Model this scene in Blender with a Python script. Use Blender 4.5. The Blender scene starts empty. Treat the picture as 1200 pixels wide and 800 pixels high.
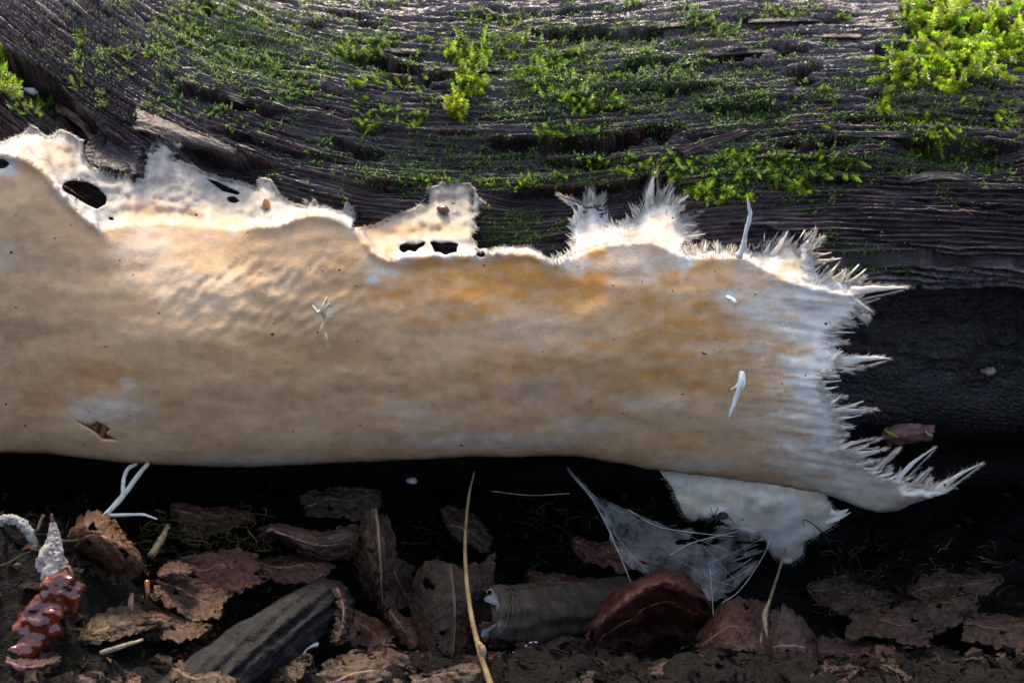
import bpy, math, random
import numpy as np
from mathutils import Vector, Matrix
from mathutils.geometry import delaunay_2d_cdt

random.seed(7)
RS = np.random.RandomState(11)
S = bpy.context.scene
COL = S.collection

# ------------------------------------------------------------------ camera
TILT = math.radians(15.0)
DIST = 0.55
LENS = 55.0
CAM = np.array([0.0, -DIST * math.cos(TILT), DIST * math.sin(TILT)])
FWD = np.array([0.0, math.cos(TILT), -math.sin(TILT)])
UP = np.array([0.0, math.sin(TILT), math.cos(TILT)])
KPX = 36.0 / LENS / 1200.0
cd = bpy.data.cameras.new('camera')
cd.lens = LENS
cd.sensor_width = 36.0
cd.clip_start = 0.01
cd.clip_end = 200.0
cd.dof.use_dof = True
cd.dof.focus_distance = 0.515
cd.dof.aperture_fstop = 20.0
cam = bpy.data.objects.new('camera', cd)
cam.location = CAM
cam.rotation_euler = (math.pi / 2 - TILT, 0, 0)
COL.objects.link(cam)
S.camera = cam

# ------------------------------------------------------------------ light
SUN_ELEV = math.radians(64.0)
SUN_AZ = math.radians(-16.0)       # measured from +Y (behind the log) towards +X
sdir = Vector((math.sin(SUN_AZ) * math.cos(SUN_ELEV), math.cos(SUN_AZ) * math.cos(SUN_ELEV), math.sin(SUN_ELEV)))
w = bpy.data.worlds.new('World')
S.world = w
w.use_nodes = True
nt = w.node_tree
bg = nt.nodes['Background']
sky = nt.nodes.new('ShaderNodeTexSky')
sky.sky_type = 'NISHITA'
sky.sun_disc = False
sky.sun_elevation = SUN_ELEV
sky.sun_rotation = SUN_AZ
sky.air_density = 0.3
sky.dust_density = 1.0
sky.ozone_density = 0.0
nt.links.new(sky.outputs[0], bg.inputs[0])
bg.inputs[1].default_value = 0.15
sd = bpy.data.lights.new('sun', 'SUN')
sd.energy = 0.6
sd.angle = math.radians(12.0)
sd.color = (1.0, 0.97, 0.93)
sun = bpy.data.objects.new('sun', sd)
sun.rotation_euler = sdir.to_track_quat('Z', 'Y').to_euler()
sun.location = (0, 0, 2)
COL.objects.link(sun)

S.view_settings.view_transform = 'Standard'
S.view_settings.look = 'None'
S.view_settings.exposure = 2.9
S.view_settings.use_white_balance = True          # camera set for open shade
S.view_settings.white_balance_temperature = 8150
S.view_settings.gamma = 1.0
S.render.engine = 'CYCLES'
S.cycles.use_denoising = True
S.cycles.max_bounces = 8
S.cycles.diffuse_bounces = 3
S.cycles.glossy_bounces = 3
S.cycles.transparent_max_bounces = 16
S.cycles.sample_clamp_indirect = 6.0
S.cycles.caustics_reflective = False
S.cycles.caustics_refractive = False

# ------------------------------------------------------------------ projection
def at(px, py, ymm):
    """pixel + world depth (y, mm) -> world point(s)"""
    px = np.asarray(px, float); py = np.asarray(py, float); y = np.asarray(ymm, float) * 0.001
    a = (px - 600) * KPX
    b = (400 - py) * KPX
    dy = FWD[1] + b * UP[1]
    dz = FWD[2] + b * UP[2]
    t = (y - CAM[1]) / dy
    return np.stack([a * t, np.broadcast_to(y, t.shape) + 0 * t, CAM[2] + dz * t], -1)

def proj(P):
    P = np.asarray(P, float)
    d = P - CAM
    dep = d @ FWD
    u = d @ UP
    return 600 + d[..., 0] / dep / KPX, 400 - u / dep / KPX, dep

# ------------------------------------------------------------------ noise
_perm = {}
def _grad(seed):
    if seed not in _perm:
        r = np.random.RandomState(seed)
        ang = r.rand(256) * 2 * math.pi
        _perm[seed] = (r.permutation(256), np.cos(ang), np.sin(ang))
    return _perm[seed]

def noise(x, y, seed=0):
    p, gx, gy = _grad(seed)
    x = np.asarray(x, float); y = np.asarray(y, float)
    x, y = np.broadcast_arrays(x, y)
    xi = np.floor(x).astype(int); yi = np.floor(y).astype(int)
    xf = x - xi; yf = y - yi
    u = xf * xf * xf * (xf * (xf * 6 - 15) + 10)
    v = yf * yf * yf * (yf * (yf * 6 - 15) + 10)
    def g(ix, iy, dx, dy):
        h = p[(p[ix & 255] + iy) & 255]
        return gx[h] * dx + gy[h] * dy
    a = g(xi, yi, xf, yf); b = g(xi + 1, yi, xf - 1, yf)
    c = g(xi, yi + 1, xf, yf - 1); d = g(xi + 1, yi + 1, xf - 1, yf - 1)
    return 1.5 * ((a * (1 - u) + b * u) * (1 - v) + (c * (1 - u) + d * u) * v)

def fbm(x, y, seed=0, octv=4, gain=0.5, lac=2.03):
    s = 0.0; a = 1.0; f = 1.0
    for i in range(octv):
        s = s + a * noise(np.asarray(x) * f + 17.3 * i, np.asarray(y) * f - 9.1 * i, seed + i)
        a *= gain; f *= lac
    return s

def sst(a, b, x):
    t = np.clip((np.asarray(x, float) - a) / (b - a), 0, 1)
    return t * t * (3 - 2 * t)

def interp(x, pts):
    p = np.array(pts, float)
    return np.interp(x, p[:, 0], p[:, 1])

# ------------------------------------------------------------------ mesh helpers
def mk(name, V, F, mat, parent=None, col=None, smooth=True, attrs=None, link=True):
    V = np.asarray(V, float).reshape(-1, 3)
    if not isinstance(F, list):
        F = [F]
    F = [np.asarray(f, int) for f in F if len(f)]
    me = bpy.data.meshes.new(name)
    me.vertices.add(len(V))
    me.vertices.foreach_set('co', V.astype(np.float32).ravel())
    nl = sum(f.size for f in F); npoly = sum(len(f) for f in F)
    me.loops.add(nl)
    me.loops.foreach_set('vertex_index', np.concatenate([f.ravel() for f in F]).astype(np.int32))
    me.polygons.add(npoly)
    tot = np.concatenate([np.full(len(f), f.shape[1]) for f in F])
    st = np.concatenate([[0], np.cumsum(tot)[:-1]])
    me.polygons.foreach_set('loop_start', st.astype(np.int32))
    me.polygons.foreach_set('loop_total', tot.astype(np.int32))
    me.polygons.foreach_set('use_smooth', np.full(npoly, bool(smooth)))
    if col is not None:
        c = np.ones((len(V), 4), np.float32)
        c[:, :3] = np.clip(col, 0, 1)
        a = me.color_attributes.new('Col', 'FLOAT_COLOR', 'POINT')
        a.data.foreach_set('color', c.ravel())
    for k, v in (attrs or {}).items():
        v = np.asarray(v, np.float32)
        if v.ndim == 1:
            a = me.attributes.new(k, 'FLOAT', 'POINT')
            a.data.foreach_set('value', v)
        else:
            a = me.attributes.new(k, 'FLOAT_VECTOR', 'POINT')
            a.data.foreach_set('vector', v.ravel())
    me.update(calc_edges=True)
    me.validate()
    if mat:
        me.materials.append(mat)
    o = bpy.data.objects.new(name, me)
    if link:
        COL.objects.link(o)
    if parent:
        o.parent = parent
    return o

def tag(o, label=None, cat=None, group=None, kind=None):
    if label: o['label'] = label
    if cat: o['category'] = cat
    if group: o['group'] = group
    if kind: o['kind'] = kind
    return o

def empty(name, loc, label=None, cat=None, group=None):
    o = bpy.data.objects.new(name, None)
    o.empty_display_size = 0.01
    o.location = loc
    COL.objects.link(o)
    return tag(o, label, cat, group)

def local(V, root):
    return np.asarray(V) - np.array(root.location)

class MB:
    def __init__(s):
        s.v = []; s.f = {3: [], 4: []}; s.c = []; s.n = 0
    def add(s, V, F, c=None):
        V = np.asarray(V, float)
        for f in (F if isinstance(F, list) else [F]):
            f = np.asarray(f, int)
            if len(f): s.f[f.shape[1]].append(f + s.n)
        s.v.append(V)
        cc = np.ones((len(V), 3)) * 0.5 if c is None else np.broadcast_to(np.asarray(c, float), (len(V), 3))
        s.c.append(cc)
        s.n += len(V)
    def build(s, name, mat, parent=None, smooth=True, off=None):
        V = np.concatenate(s.v)
        if off is not None: V = V - np.array(off)
        F = [np.concatenate(s.f[k]) for k in (3, 4) if s.f[k]]
        return mk(name, V, F, mat, parent, np.concatenate(s.c), smooth)

def norm(a):
    a = np.asarray(a, float)
    return a / (np.linalg.norm(a, axis=-1, keepdims=True) + 1e-12)

def crspline(P, n):
    """Catmull-Rom through P (k,d) -> n samples"""
    P = np.asarray(P, float)
    k = len(P)
    Q = np.concatenate([[2 * P[0] - P[1]], P, [2 * P[-1] - P[-2]]])
    t = np.linspace(0, k - 1 - 1e-9, n)
    i = np.floor(t).astype(int); f = t - i
    sh = (n,) + (1,) * (P.ndim - 1)
    f = f.reshape(sh)
    p0, p1, p2, p3 = Q[i], Q[i + 1], Q[i + 2], Q[i + 3]
    return 0.5 * ((2 * p1) + (-p0 + p2) * f + (2 * p0 - 5 * p1 + 4 * p2 - p3) * f ** 2 + (-p0 + 3 * p1 - 3 * p2 + p3) * f ** 3)

def tube(path, rad, sides=6, lump=0.0, seed=1, cap=True, lf=None, af=1.3):
    P = np.asarray(path, float); n = len(P)
    r = np.broadcast_to(np.asarray(rad, float), (n,)).copy()
    T = norm(np.gradient(P, axis=0))
    ref = np.array([0.3, 0.2, 0.93])
    if abs(T[0] @ ref) > 0.9: ref = np.array([0.9, 0.3, 0.1])
    N = np.zeros_like(P)
    v = norm(np.cross(T[0], ref))
    for i in range(n):
        v = v - T[i] * (v @ T[i]); v = norm(v); N[i] = v
    B = np.cross(T, N)
    a = np.arange(sides) / sides * 2 * math.pi
    R = r[:, None] * np.ones((1, sides))
    if lump:
        s = np.concatenate([[0], np.cumsum(np.linalg.norm(np.diff(P, axis=0), axis=1))])
        k = lf or 1.0 / max(r.mean() * 1.3, 1e-6)
        ca, sa = np.cos(a), np.sin(a)
        R = R * (1 + lump * (fbm(s[:, None] * k + ca * af, sa[None] * af + 0 * s[:, None] + seed * 3.7, seed, 3)))
    V = P[:, None] + R[..., None] * (np.cos(a)[None, :, None] * N[:, None] + np.sin(a)[None, :, None] * B[:, None])
    V = V.reshape(-1, 3)
    i = np.arange(n - 1)[:, None] * sides; j = np.arange(sides)[None]; j2 = (j + 1) % sides
    F = [np.stack([i + j, i + j2, i + sides + j2, i + sides + j], -1).reshape(-1, 4)]
    if cap:
        c0, c1 = len(V), len(V) + 1
        V = np.concatenate([V, P[:1], P[-1:]])
        jj = np.arange(sides)
        F.append(np.stack([np.full(sides, c0), (jj + 1) % sides, jj], -1))
        F.append(np.stack([np.full(sides, c1), (n - 1) * sides + jj, (n - 1) * sides + (jj + 1) % sides], -1))
    return V, F

def pxpath(pts, n):
    """list of (px,py,ymm) -> smooth world path"""
    p = crspline(np.array(pts, float), n)
    return at(p[:, 0], p[:, 1], p[:, 2])

PX = 0.00029     # metres per photo pixel near the log

def grid_faces(nr, nc, off=0):
    i = np.arange(nr - 1)[:, None] * nc; j = np.arange(nc - 1)[None]
    return (np.stack([i + j, i + j + 1, i + nc + j + 1, i + nc + j], -1) + off).reshape(-1, 4)

# ------------------------------------------------------------------ materials
def material(name, build):
    m = bpy.data.materials.new(name)
    m.use_nodes = True
    n = m.node_tree
    p = n.nodes['Principled BSDF']
    build(n, p)
    return m

def nd(n, t, **kw):
    x = n.nodes.new(t)
    for k, v in kw.items(): setattr(x, k, v)
    return x

def noise_node(n, scale, detail=4, rough=0.55, vec=None, sc3=None):
    tc = nd(n, 'ShaderNodeTexCoord')
    src = vec or tc.outputs['Object']
    if sc3:
        mp = nd(n, 'ShaderNodeMapping'); mp.inputs['Scale'].default_value = sc3
        n.links.new(src, mp.inputs['Vector']); src = mp.outputs[0]
    x = nd(n, 'ShaderNodeTexNoise')
    x.inputs['Scale'].default_value = scale; x.inputs['Detail'].default_value = detail; x.inputs['Roughness'].default_value = rough
    n.links.new(src, x.inputs['Vector'])
    return x

def mul_color(n, colsock, facsock, lo, hi):
    """colour * map(fac, lo..hi)"""
    mr = nd(n, 'ShaderNodeMapRange')
    mr.inputs['From Min'].default_value = 0.25; mr.inputs['From Max'].default_value = 0.75
    mr.inputs['To Min'].default_value = lo; mr.inputs['To Max'].default_value = hi
    n.links.new(facsock, mr.inputs['Value'])
    mx = nd(n, 'ShaderNodeMix', data_type='RGBA', blend_type='MULTIPLY')
    mx.inputs[0].default_value = 1.0
    n.links.new(colsock, mx.inputs[6]); n.links.new(mr.outputs[0], mx.inputs[7])
    return mx.outputs[2]

def bump(n, p, hs, dist, strength=1.0, prev=None):
    b = nd(n, 'ShaderNodeBump')
    b.inputs['Strength'].default_value = strength; b.inputs['Distance'].default_value = dist
    n.links.new(hs, b.inputs['Height'])
    if prev: n.links.new(prev, b.inputs['Normal'])
    n.links.new(b.outputs[0], p.inputs['Normal'])
    return b.outputs[0]

def attr(n, name, out='Color'):
    a = nd(n, 'ShaderNodeAttribute', attribute_name=name)
    return a.outputs[out]

def m_wood(n, p):
    c = attr(n, 'Col')
    g = attr(n, 'grain', 'Vector')
    f1 = noise_node(n, 1.0, 5, 0.6, g, (0.02, 0.35, 1))
    f2 = noise_node(n, 1.0, 4, 0.6, g, (0.25, 0.5, 1))
    f3 = noise_node(n, 1.0, 2, 0.5, g, (0.5, 0.9, 1))
    c2 = mul_color(n, c, f1.outputs[0], 0.35, 1.7)
    c2 = mul_color(n, c2, f2.outputs[0], 0.7, 1.3)
    n.links.new(c2, p.inputs['Base Color'])
    b = bump(n, p, f1.outputs[0], 0.0013)
    b = bump(n, p, f2.outputs[0], 0.0012, 1.0, b)
    bump(n, p, f3.outputs[0], 0.0007, 1.0, b)
    p.inputs['Coat Weight'].default_value = 0.8
    p.inputs['Coat Roughness'].default_value = 0.16
    n.links.new(p.inputs['Normal'].links[0].from_socket, p.inputs['Coat Normal'])
    mr = nd(n, 'ShaderNodeMapRange'); mr.inputs['To Min'].default_value = 0.22; mr.inputs['To Max'].default_value = 0.55
    mr.inputs['From Min'].default_value = 0.3; mr.inputs['From Max'].default_value = 0.7
    n.links.new(f2.outputs[0], mr.inputs['Value']); n.links.new(mr.outputs[0], p.inputs['Roughness'])
    p.inputs['Specular IOR Level'].default_value = 0.6
M_WOOD = material('wet_wood', m_wood)

def m_fungus(n, p):
    c = attr(n, 'Col')
    wt = attr(n, 'white', 'Fac')
    f1 = noise_node(n, 260, 5, 0.6)
    f2 = noise_node(n, 60, 5, 0.65, None, (0.35, 1, 1))
    f3 = noise_node(n, 900, 3, 0.6)
    c2 = mul_color(n, c, f1.outputs[0], 0.84, 1.14)
    c2 = mul_color(n, c2, f2.outputs[0], 0.86, 1.14)
    f4 = noise_node(n, 38, 6, 0.7, None, (0.6, 1, 1))
    mr4 = nd(n, 'ShaderNodeMapRange'); mr4.inputs['From Min'].default_value = 0.5; mr4.inputs['From Max'].default_value = 0.72; mr4.inputs['To Max'].default_value = 0.30
    n.links.new(f4.outputs[0], mr4.inputs[0])
    m4 = nd(n, 'ShaderNodeMix', data_type='RGBA'); m4.inputs[7].default_value = (0.68, 0.58, 0.42, 1)
    n.links.new(mr4.outputs[0], m4.inputs[0]); n.links.new(c2, m4.inputs[6]); c2 = m4.outputs[2]
    # tiny dark specks
    vo = nd(n, 'ShaderNodeTexVoronoi'); vo.inputs['Scale'].default_value = 90.0
    tc = nd(n, 'ShaderNodeTexCoord'); n.links.new(tc.outputs['Object'], vo.inputs['Vector'])
    lt = nd(n, 'ShaderNodeMath', operation='LESS_THAN'); lt.inputs[1].default_value = 0.045
    n.links.new(vo.outputs['Distance'], lt.inputs[0])
    sp = nd(n, 'ShaderNodeMix', data_type='RGBA', blend_type='MIX')
    n.links.new(lt.outputs[0], sp.inputs[0]); n.links.new(c2, sp.inputs[6]); sp.inputs[7].default_value = (0.05, 0.03, 0.02, 1)
    n.links.new(sp.outputs[2], p.inputs['Base Color'])
    b = bump(n, p, f2.outputs[0], 0.0003, 0.5)
    b = bump(n, p, f1.outputs[0], 0.00035, 0.6, b)
    b = bump(n, p, f3.outputs[0], 0.0002, 0.45, b)
    vp = nd(n, 'ShaderNodeTexVoronoi'); vp.inputs['Scale'].default_value = 1100.0; n.links.new(nd(n, 'ShaderNodeTexCoord').outputs['Object'], vp.inputs['Vector'])
    bump(n, p, vp.outputs['Distance'], 0.0002, 0.25, b)
    p.inputs['Roughness'].default_value = 0.7
    p.inputs['Specular IOR Level'].default_value = 0.3
    p.inputs['Subsurface Weight'].default_value = 0.55
    p.inputs['Subsurface Radius'].default_value = (1.0, 0.75, 0.5)
    p.inputs['Subsurface Scale'].default_value = 0.0022
M_FUNGUS = material('crust_fungus_flesh', m_fungus)

def m_plain(rough, bumpd=0.0, bscale=300, spec=0.4, var=(0.7, 1.3), vs=120, sss=0, trans=0):
    def f(n, p):
        c = attr(n, 'Col')
        a = noise_node(n, vs, 5, 0.65)
        n.links.new(mul_color(n, c, a.outputs[0], *var), p.inputs['Base Color'])
        if bumpd:
            b = noise_node(n, bscale, 5, 0.65)
            bump(n, p, b.outputs[0], bumpd)
        p.inputs['Roughness'].default_value = rough
        p.inputs['Specular IOR Level'].default_value = spec
        if sss:
            p.inputs['Subsurface Weight'].default_value = sss
            p.inputs['Subsurface Radius'].default_value = (1, 0.4, 0.2)
            p.inputs['Subsurface Scale'].default_value = 0.003
        if trans:
            tr = nd(n, 'ShaderNodeBsdfTranslucent')
            n.links.new(mul_color(n, c, a.outputs[0], *var), tr.inputs[0])
            mx = nd(n, 'ShaderNodeMixShader'); mx.inputs[0].default_value = trans
            out = n.nodes['Material Output']
            n.links.new(p.outputs[0], mx.inputs[1]); n.links.new(tr.outputs[0], mx.inputs[2]); n.links.new(mx.outputs[0], out.inputs[0])
    return f
M_FUZZ = material('white_hyphae', m_plain(0.8, 0, 300, 0.2, (0.9, 1.08), 200, 0, 0.35))
M_STRAND = material('pale_strand', m_plain(0.6, 0.0004, 500, 0.3, (0.75, 1.15), 300))
M_LEAF = material('dead_leaf', m_plain(0.5, 0.0022, 260, 0.4, (0.4, 1.6), 190, 0, 0.12))
M_TWIG = material('twig_bark', m_plain(0.62, 0.0012, 350, 0.22, (0.4, 1.5), 200))
M_MOULD = material('leaf_mould', m_plain(0.85, 0, 300, 0.12, (0.5, 1.5), 200))
M_SOIL = material('forest_soil', m_plain(0.8, 0.004, 220, 0.15, (0.4, 1.6), 90))
def m_jelly(n, p):
    a = noise_node(n, 180, 4, 0.6)
    cr = nd(n, 'ShaderNodeValToRGB'); cr.color_ramp.elements[0].color = (.03, .005, .003, 1); cr.color_ramp.elements[1].color = (.22, .036, .008, 1)
    cr.color_ramp.elements[0].position = .3; cr.color_ramp.elements[1].position = .7
    n.links.new(a.outputs[0], cr.inputs[0]); n.links.new(cr.outputs[0], p.inputs['Base Color'])
    b = noise_node(n, 420, 3, 0.6); bump(n, p, b.outputs[0], 0.0006)
    p.inputs['Roughness'].default_value = 0.1; p.inputs['Subsurface Weight'].default_value = 0.4
    p.inputs['Subsurface Radius'].default_value = (1, .3, .1); p.inputs['Subsurface Scale'].default_value = .002
    p.inputs['Coat Weight'].default_value = .6; p.inputs['Coat Roughness'].default_value = .05
M_JELLY = material('amber_jelly', m_jelly)
M_SEED = material('glossy_seed', m_plain(0.12, 0, 300, 0.7, (0.8, 1.2), 500))
def m_moss(n, p):
    c = attr(n, 'Col')
    oi = nd(n, 'ShaderNodeObjectInfo')
    hs = nd(n, 'ShaderNodeHueSaturation')
    mr = nd(n, 'ShaderNodeMapRange'); mr.inputs['To Min'].default_value = 0.65; mr.inputs['To Max'].default_value = 1.3
    n.links.new(oi.outputs['Random'], mr.inputs[0]); n.links.new(mr.outputs[0], hs.inputs['Value'])
    n.links.new(c, hs.inputs['Color'])
    mx0 = nd(n, 'ShaderNodeMix', data_type='RGBA', blend_type='MULTIPLY'); mx0.inputs[0].default_value = 1
    n.links.new(hs.outputs[0], mx0.inputs[6]); n.links.new(oi.outputs['Color'], mx0.inputs[7])
    n.links.new(mx0.outputs[2], p.inputs['Base Color'])
    p.inputs['Roughness'].default_value = 0.35
    p.inputs['Specular IOR Level'].default_value = 0.5
    tr = nd(n, 'ShaderNodeBsdfTranslucent'); n.links.new(mx0.outputs[2], tr.inputs[0])
    mx = nd(n, 'ShaderNodeMixShader'); mx.inputs[0].default_value = 0.45
    out = n.nodes['Material Output']
    n.links.new(p.outputs[0], mx.inputs[1]); n.links.new(tr.outputs[0], mx.inputs[2]); n.links.new(mx.outputs[0], out.inputs[0])
M_MOSS = material('moss_leaf', m_moss)
def m_web(n, p):
    a = noise_node(n, 130, 6, 0.7, None, (1, 1, 0.35))
    mr = nd(n, 'ShaderNodeMapRange')
    mr.inputs['From Min'].default_value = 0.35; mr.inputs['From Max'].default_value = 0.75
    mr.inputs['To Min'].default_value = 0.004; mr.inputs['To Max'].default_value = 0.10
    n.links.new(a.outputs[0], mr.inputs[0])
    tr = nd(n, 'ShaderNodeBsdfTransparent')
    df = nd(n, 'ShaderNodeBsdfDiffuse'); df.inputs[0].default_value = (0.8, 0.82, 0.78, 1)
    mx = nd(n, 'ShaderNodeMixShader')
    n.links.new(mr.outputs[0], mx.inputs[0]); n.links.new(tr.outputs[0], mx.inputs[1]); n.links.new(df.outputs[0], mx.inputs[2])
    n.links.new(mx.outputs[0], n.nodes['Material Output'].inputs[0])
M_WEB = material('cobweb_silk', m_web)

# ================================================================== FUNGUS OUTLINE (photo pixels, used to lay out the sheet)
OUT = [(-170,140),(-90,158),(-30,166),(0,166),(18,160),(30,152),(37,147),(47,153),(55,160),(63,157),(72,152),(83,155),(98,165),
(97,172),(96,184),(107,196),(128,203),(150,205),(163,200),(168,185),(178,170),(190,164),(205,167),(214,170),(208,178),(198,184),
(212,190),(228,196),(241,202),(252,205),(264,211),(280,213),(296,219),(303,222),(300,212),(306,208),(320,212),(324,222),(330,232),
(345,239),(357,242),(356,233),(362,240),(366,233),(375,241),(386,243),(396,247),(403,246),(404,236),(414,245),(417,258),(412,268),
(420,267),(442,261),(470,250),(490,242),(497,232),(499,226),(503,217),(511,220),(517,213),(526,216),(533,212),(541,218),(551,215),(558,222),(561,231),(570,238),
(559,242),(562,251),(554,259),(559,268),(552,276),(556,284),(560,292),(575,292),(590,291),(604,290),(619,287),(628,290),(635,300),(646,305),(655,302),
(668,296),(671,285),(669,268),(671,255),(676,247),(683,241),(690,236),(699,232),(706,240),(708,250),(716,262),(726,264),(738,258),
(747,250),(757,240),(766,232),(775,230),(786,236),(797,243),(803,252),(808,262),(812,272),(803,284),(797,293),(806,296),(816,291),
(826,295),(838,294),(850,293),(862,296),(876,294),(890,290),(905,286),(918,286),(935,286),(948,288),(955,297),(957,308),(953,318),
(963,324),(978,325),(992,327),(1003,332),(1008,340),(1010,350),(1006,362),(998,374),(988,384),(976,390),(972,398),(980,408),
(982,418),(986,428),(974,435),(962,442),(962,455),(968,468),(976,478),(984,488),(984,500),(982,514),(986,527),(998,534),(1004,542),
(1016,552),(1034,560),(1054,565),(1075,568),(1094,570),(1110,569),(1120,568),(1112,576),(1092,583),(1070,590),(1050,598),(1030,601),
(1010,595),(985,585),(960,577),(930,572),(900,567),(870,563),(830,558),(790,553),(760,550),(740,545),(710,540),(680,535),(650,534),
(600,536),(550,535),(500,538),(450,540),(400,542),(350,545),(300,547),(250,547),(200,545),(150,543),(100,537),(50,531),(0,530),(-60,525),(-170,518)]
HOLES = [[(72,218),(78,213),(88,212),(102,213),(115,220),(125,231),(124,239),(113,246),(101,241),(86,231),(74,225)],
[(-14,190),(3,186),(12,192),(5,198),(-10,199)],
[(467,292),(469,287),(476,285),(484,287),(492,285),(499,283),(497,289),(491,291),(487,296),(479,294),(472,298)],
[(503,284),(510,283),(517,286),(527,284),(538,286),(535,291),(536,296),(528,297),(522,300),(516,296),(509,296),(507,290)],
[(557,296),(565,294),(570,298),(566,303),(559,301)],
[(87,492),(96,496),(106,498),(114,493),(130,503),(124,508),(138,516),(120,515),(110,506)],
[(241,209),(252,212),(265,218),(282,226),(278,229),(262,225),(250,217)],
[(265,231),(274,230),(281,236),(274,239),(267,237)],
[(126,254),(134,256),(133,260),(127,258)],[(415,334),(418,333),(418,337),(416,337)]]

def densify(poly, step, jit, seed, closed=True):
    P = np.array(poly, float)
    Q = np.concatenate([P, P[:1]]) if closed else P
    out = []
    for a, b in zip(Q[:-1], Q[1:]):
        L = np.linalg.norm(b - a); k = max(1, int(L / step))
        for i in range(k):
            out.append(a + (b - a) * i / k)
    out = np.array(out)
    if closed:   # light smoothing
        out = 0.6 * out + 0.2 * np.roll(out, 1, 0) + 0.2 * np.roll(out, -1, 0)
    s = np.arange(len(out)) * step
    jit = jit * np.where(out[:, 1] > 500, .4, 1.0)
    out[:, 0] += jit * fbm(s / 9.0, 0.5, seed, 3)
    out[:, 1] += jit * fbm(s / 9.0, 7.5, seed + 5, 3)
    return out

def inside(P, poly):
    P = np.asarray(P, float); c = np.zeros(len(P), bool)
    Q = np.asarray(poly, float); n = len(Q)
    for i in range(n):
        a, b = Q[i], Q[(i + 1) % n]
        if a[1] == b[1]: continue
        m = (P[:, 1] < a[1]) != (P[:, 1] < b[1])
        xs = (b[0] - a[0]) * (P[:, 1] - a[1]) / (b[1] - a[1]) + a[0]
        c ^= m & (P[:, 0] < xs)
    return c

OUTD = densify(OUT, 2.2, 2.0, 40)
def toothed(O):
    """feather the free margin: long and short teeth grown out of the sheet itself"""
    tang = np.roll(O, -1, 0) - np.roll(O, 1, 0); nrm = norm(np.stack([tang[:, 1], -tang[:, 0]], 1))
    r = np.random.RandomState(19)
    out = []; n = len(O); k = 0
    for i in range(n):
        o = O[i]
        free = (o[0] > 648 and o[1] < 330) or (o[0] > 890 and o[1] < 566 and not (o[1] > 540 and o[0] < 1000))
        ledge = 795 < o[0] < 880 and o[1] < 310
        if not free:
            out.append(o); continue
        k += 1
        ph = k % 4
        if ph != 1:
            out.append(o - nrm[i] * 0); continue
        rad = norm(o - np.array([770., 470.])); nn = nrm[i] if nrm[i] @ rad > -.3 else -nrm[i]
        hd = float(fbm(i / 26.0, 0.7, 181, 2)); amp = 0.55 + 0.9 * abs(float(fbm(i / 12.0, 3.7, 183, 2)))
        d = norm(nn * .7 + rad * .9 + np.array([.45, -.05 - .5 * (o[1] > 515)]) * (o[0] > 900) + np.array([-nn[1], nn[0]]) * hd * .8 + r.normal(0, .08, 2))
        L = r.uniform(5, 19) * amp * (.5 if ledge else 1.0) * (1.6 if r.rand() < .15 else 1) * (1.75 if o[0] > 900 else 1)
        side = np.array([-d[1], d[0]])
        out.append(o + d * L * .55 + side * r.normal(0, .3)); out.append(o + d * L); 
    return np.array(out)
OUTT = toothed(OUTD)
GXs = np.arange(-176, 1180, 2.0); GYs = np.arange(130, 620, 2.0)
MX, MY = np.meshgrid(GXs, GYs)
MASK = inside(np.stack([MX.ravel(), MY.ravel()], 1), OUTD).reshape(MX.shape)
def smooth2(a, k, it=2):
    for _ in range(it):
        for ax in (0, 1):
            c = np.cumsum(np.concatenate([np.repeat(np.take(a, [0], ax), k + 1, ax), a, np.repeat(np.take(a, [-1], ax), k, ax)], ax), ax)
            n = a.shape[ax]
            a = (np.take(c, range(2 * k + 1, 2 * k + 1 + n), ax) - np.take(c, range(0, n), ax)) / (2 * k + 1)
    return a
MASKB = smooth2(MASK.astype(float), 6)
def fmask(px, py, A=MASKB):
    i = np.clip(((py - GYs[0]) / 2).astype(int), 0, len(GYs) - 1); j = np.clip(((px - GXs[0]) / 2).astype(int), 0, len(GXs) - 1)
    ok = (px > GXs[0]) & (px < GXs[-1]) & (py > GYs[0]) & (py < GYs[-1])
    return A[i, j] * ok

# ================================================================== THE LOG
PRO_C = [(150,-98),(250,-60),(285,20),(240,110),(160,137),(100,128),(60,112),(30,93),(10,75),(-6,52),(-13,30),(-9,5),(8,-25),(40,-50),(80,-70),(115,-98)]
PRO_L = [(150,-98),(250,-60),(285,20),(240,112),(160,142),(100,134),(60,119),(30,100),(8,80),(-10,56),(-15,32),(-10,5),(8,-25),(40,-50),(80,-70),(115,-98)]
PRO_R = [(150,-98),(250,-60),(285,20),(240,106),(160,132),(100,123),(60,108),(30,90),(10,73),(-7,51),(-13,30),(4,6),(22,-25),(48,-50),(82,-70),(115,-98)]
GSL = [(-400,.8),(0,.8),(150,.62),(250,.42),(350,.28),(450,.1),(550,0),(650,-.08),(750,-.12),(850,-.08),(950,0),(1050,.02),(1200,.07),(1600,.08)]
gx = np.arange(-2600, 3800, 5.0); gs = interp(gx, GSL); GI = np.cumsum(gs) * 5.0; GI -= np.interp(0, gx, GI)
def Gx(px): return np.interp(px, gx, GI)

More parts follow.
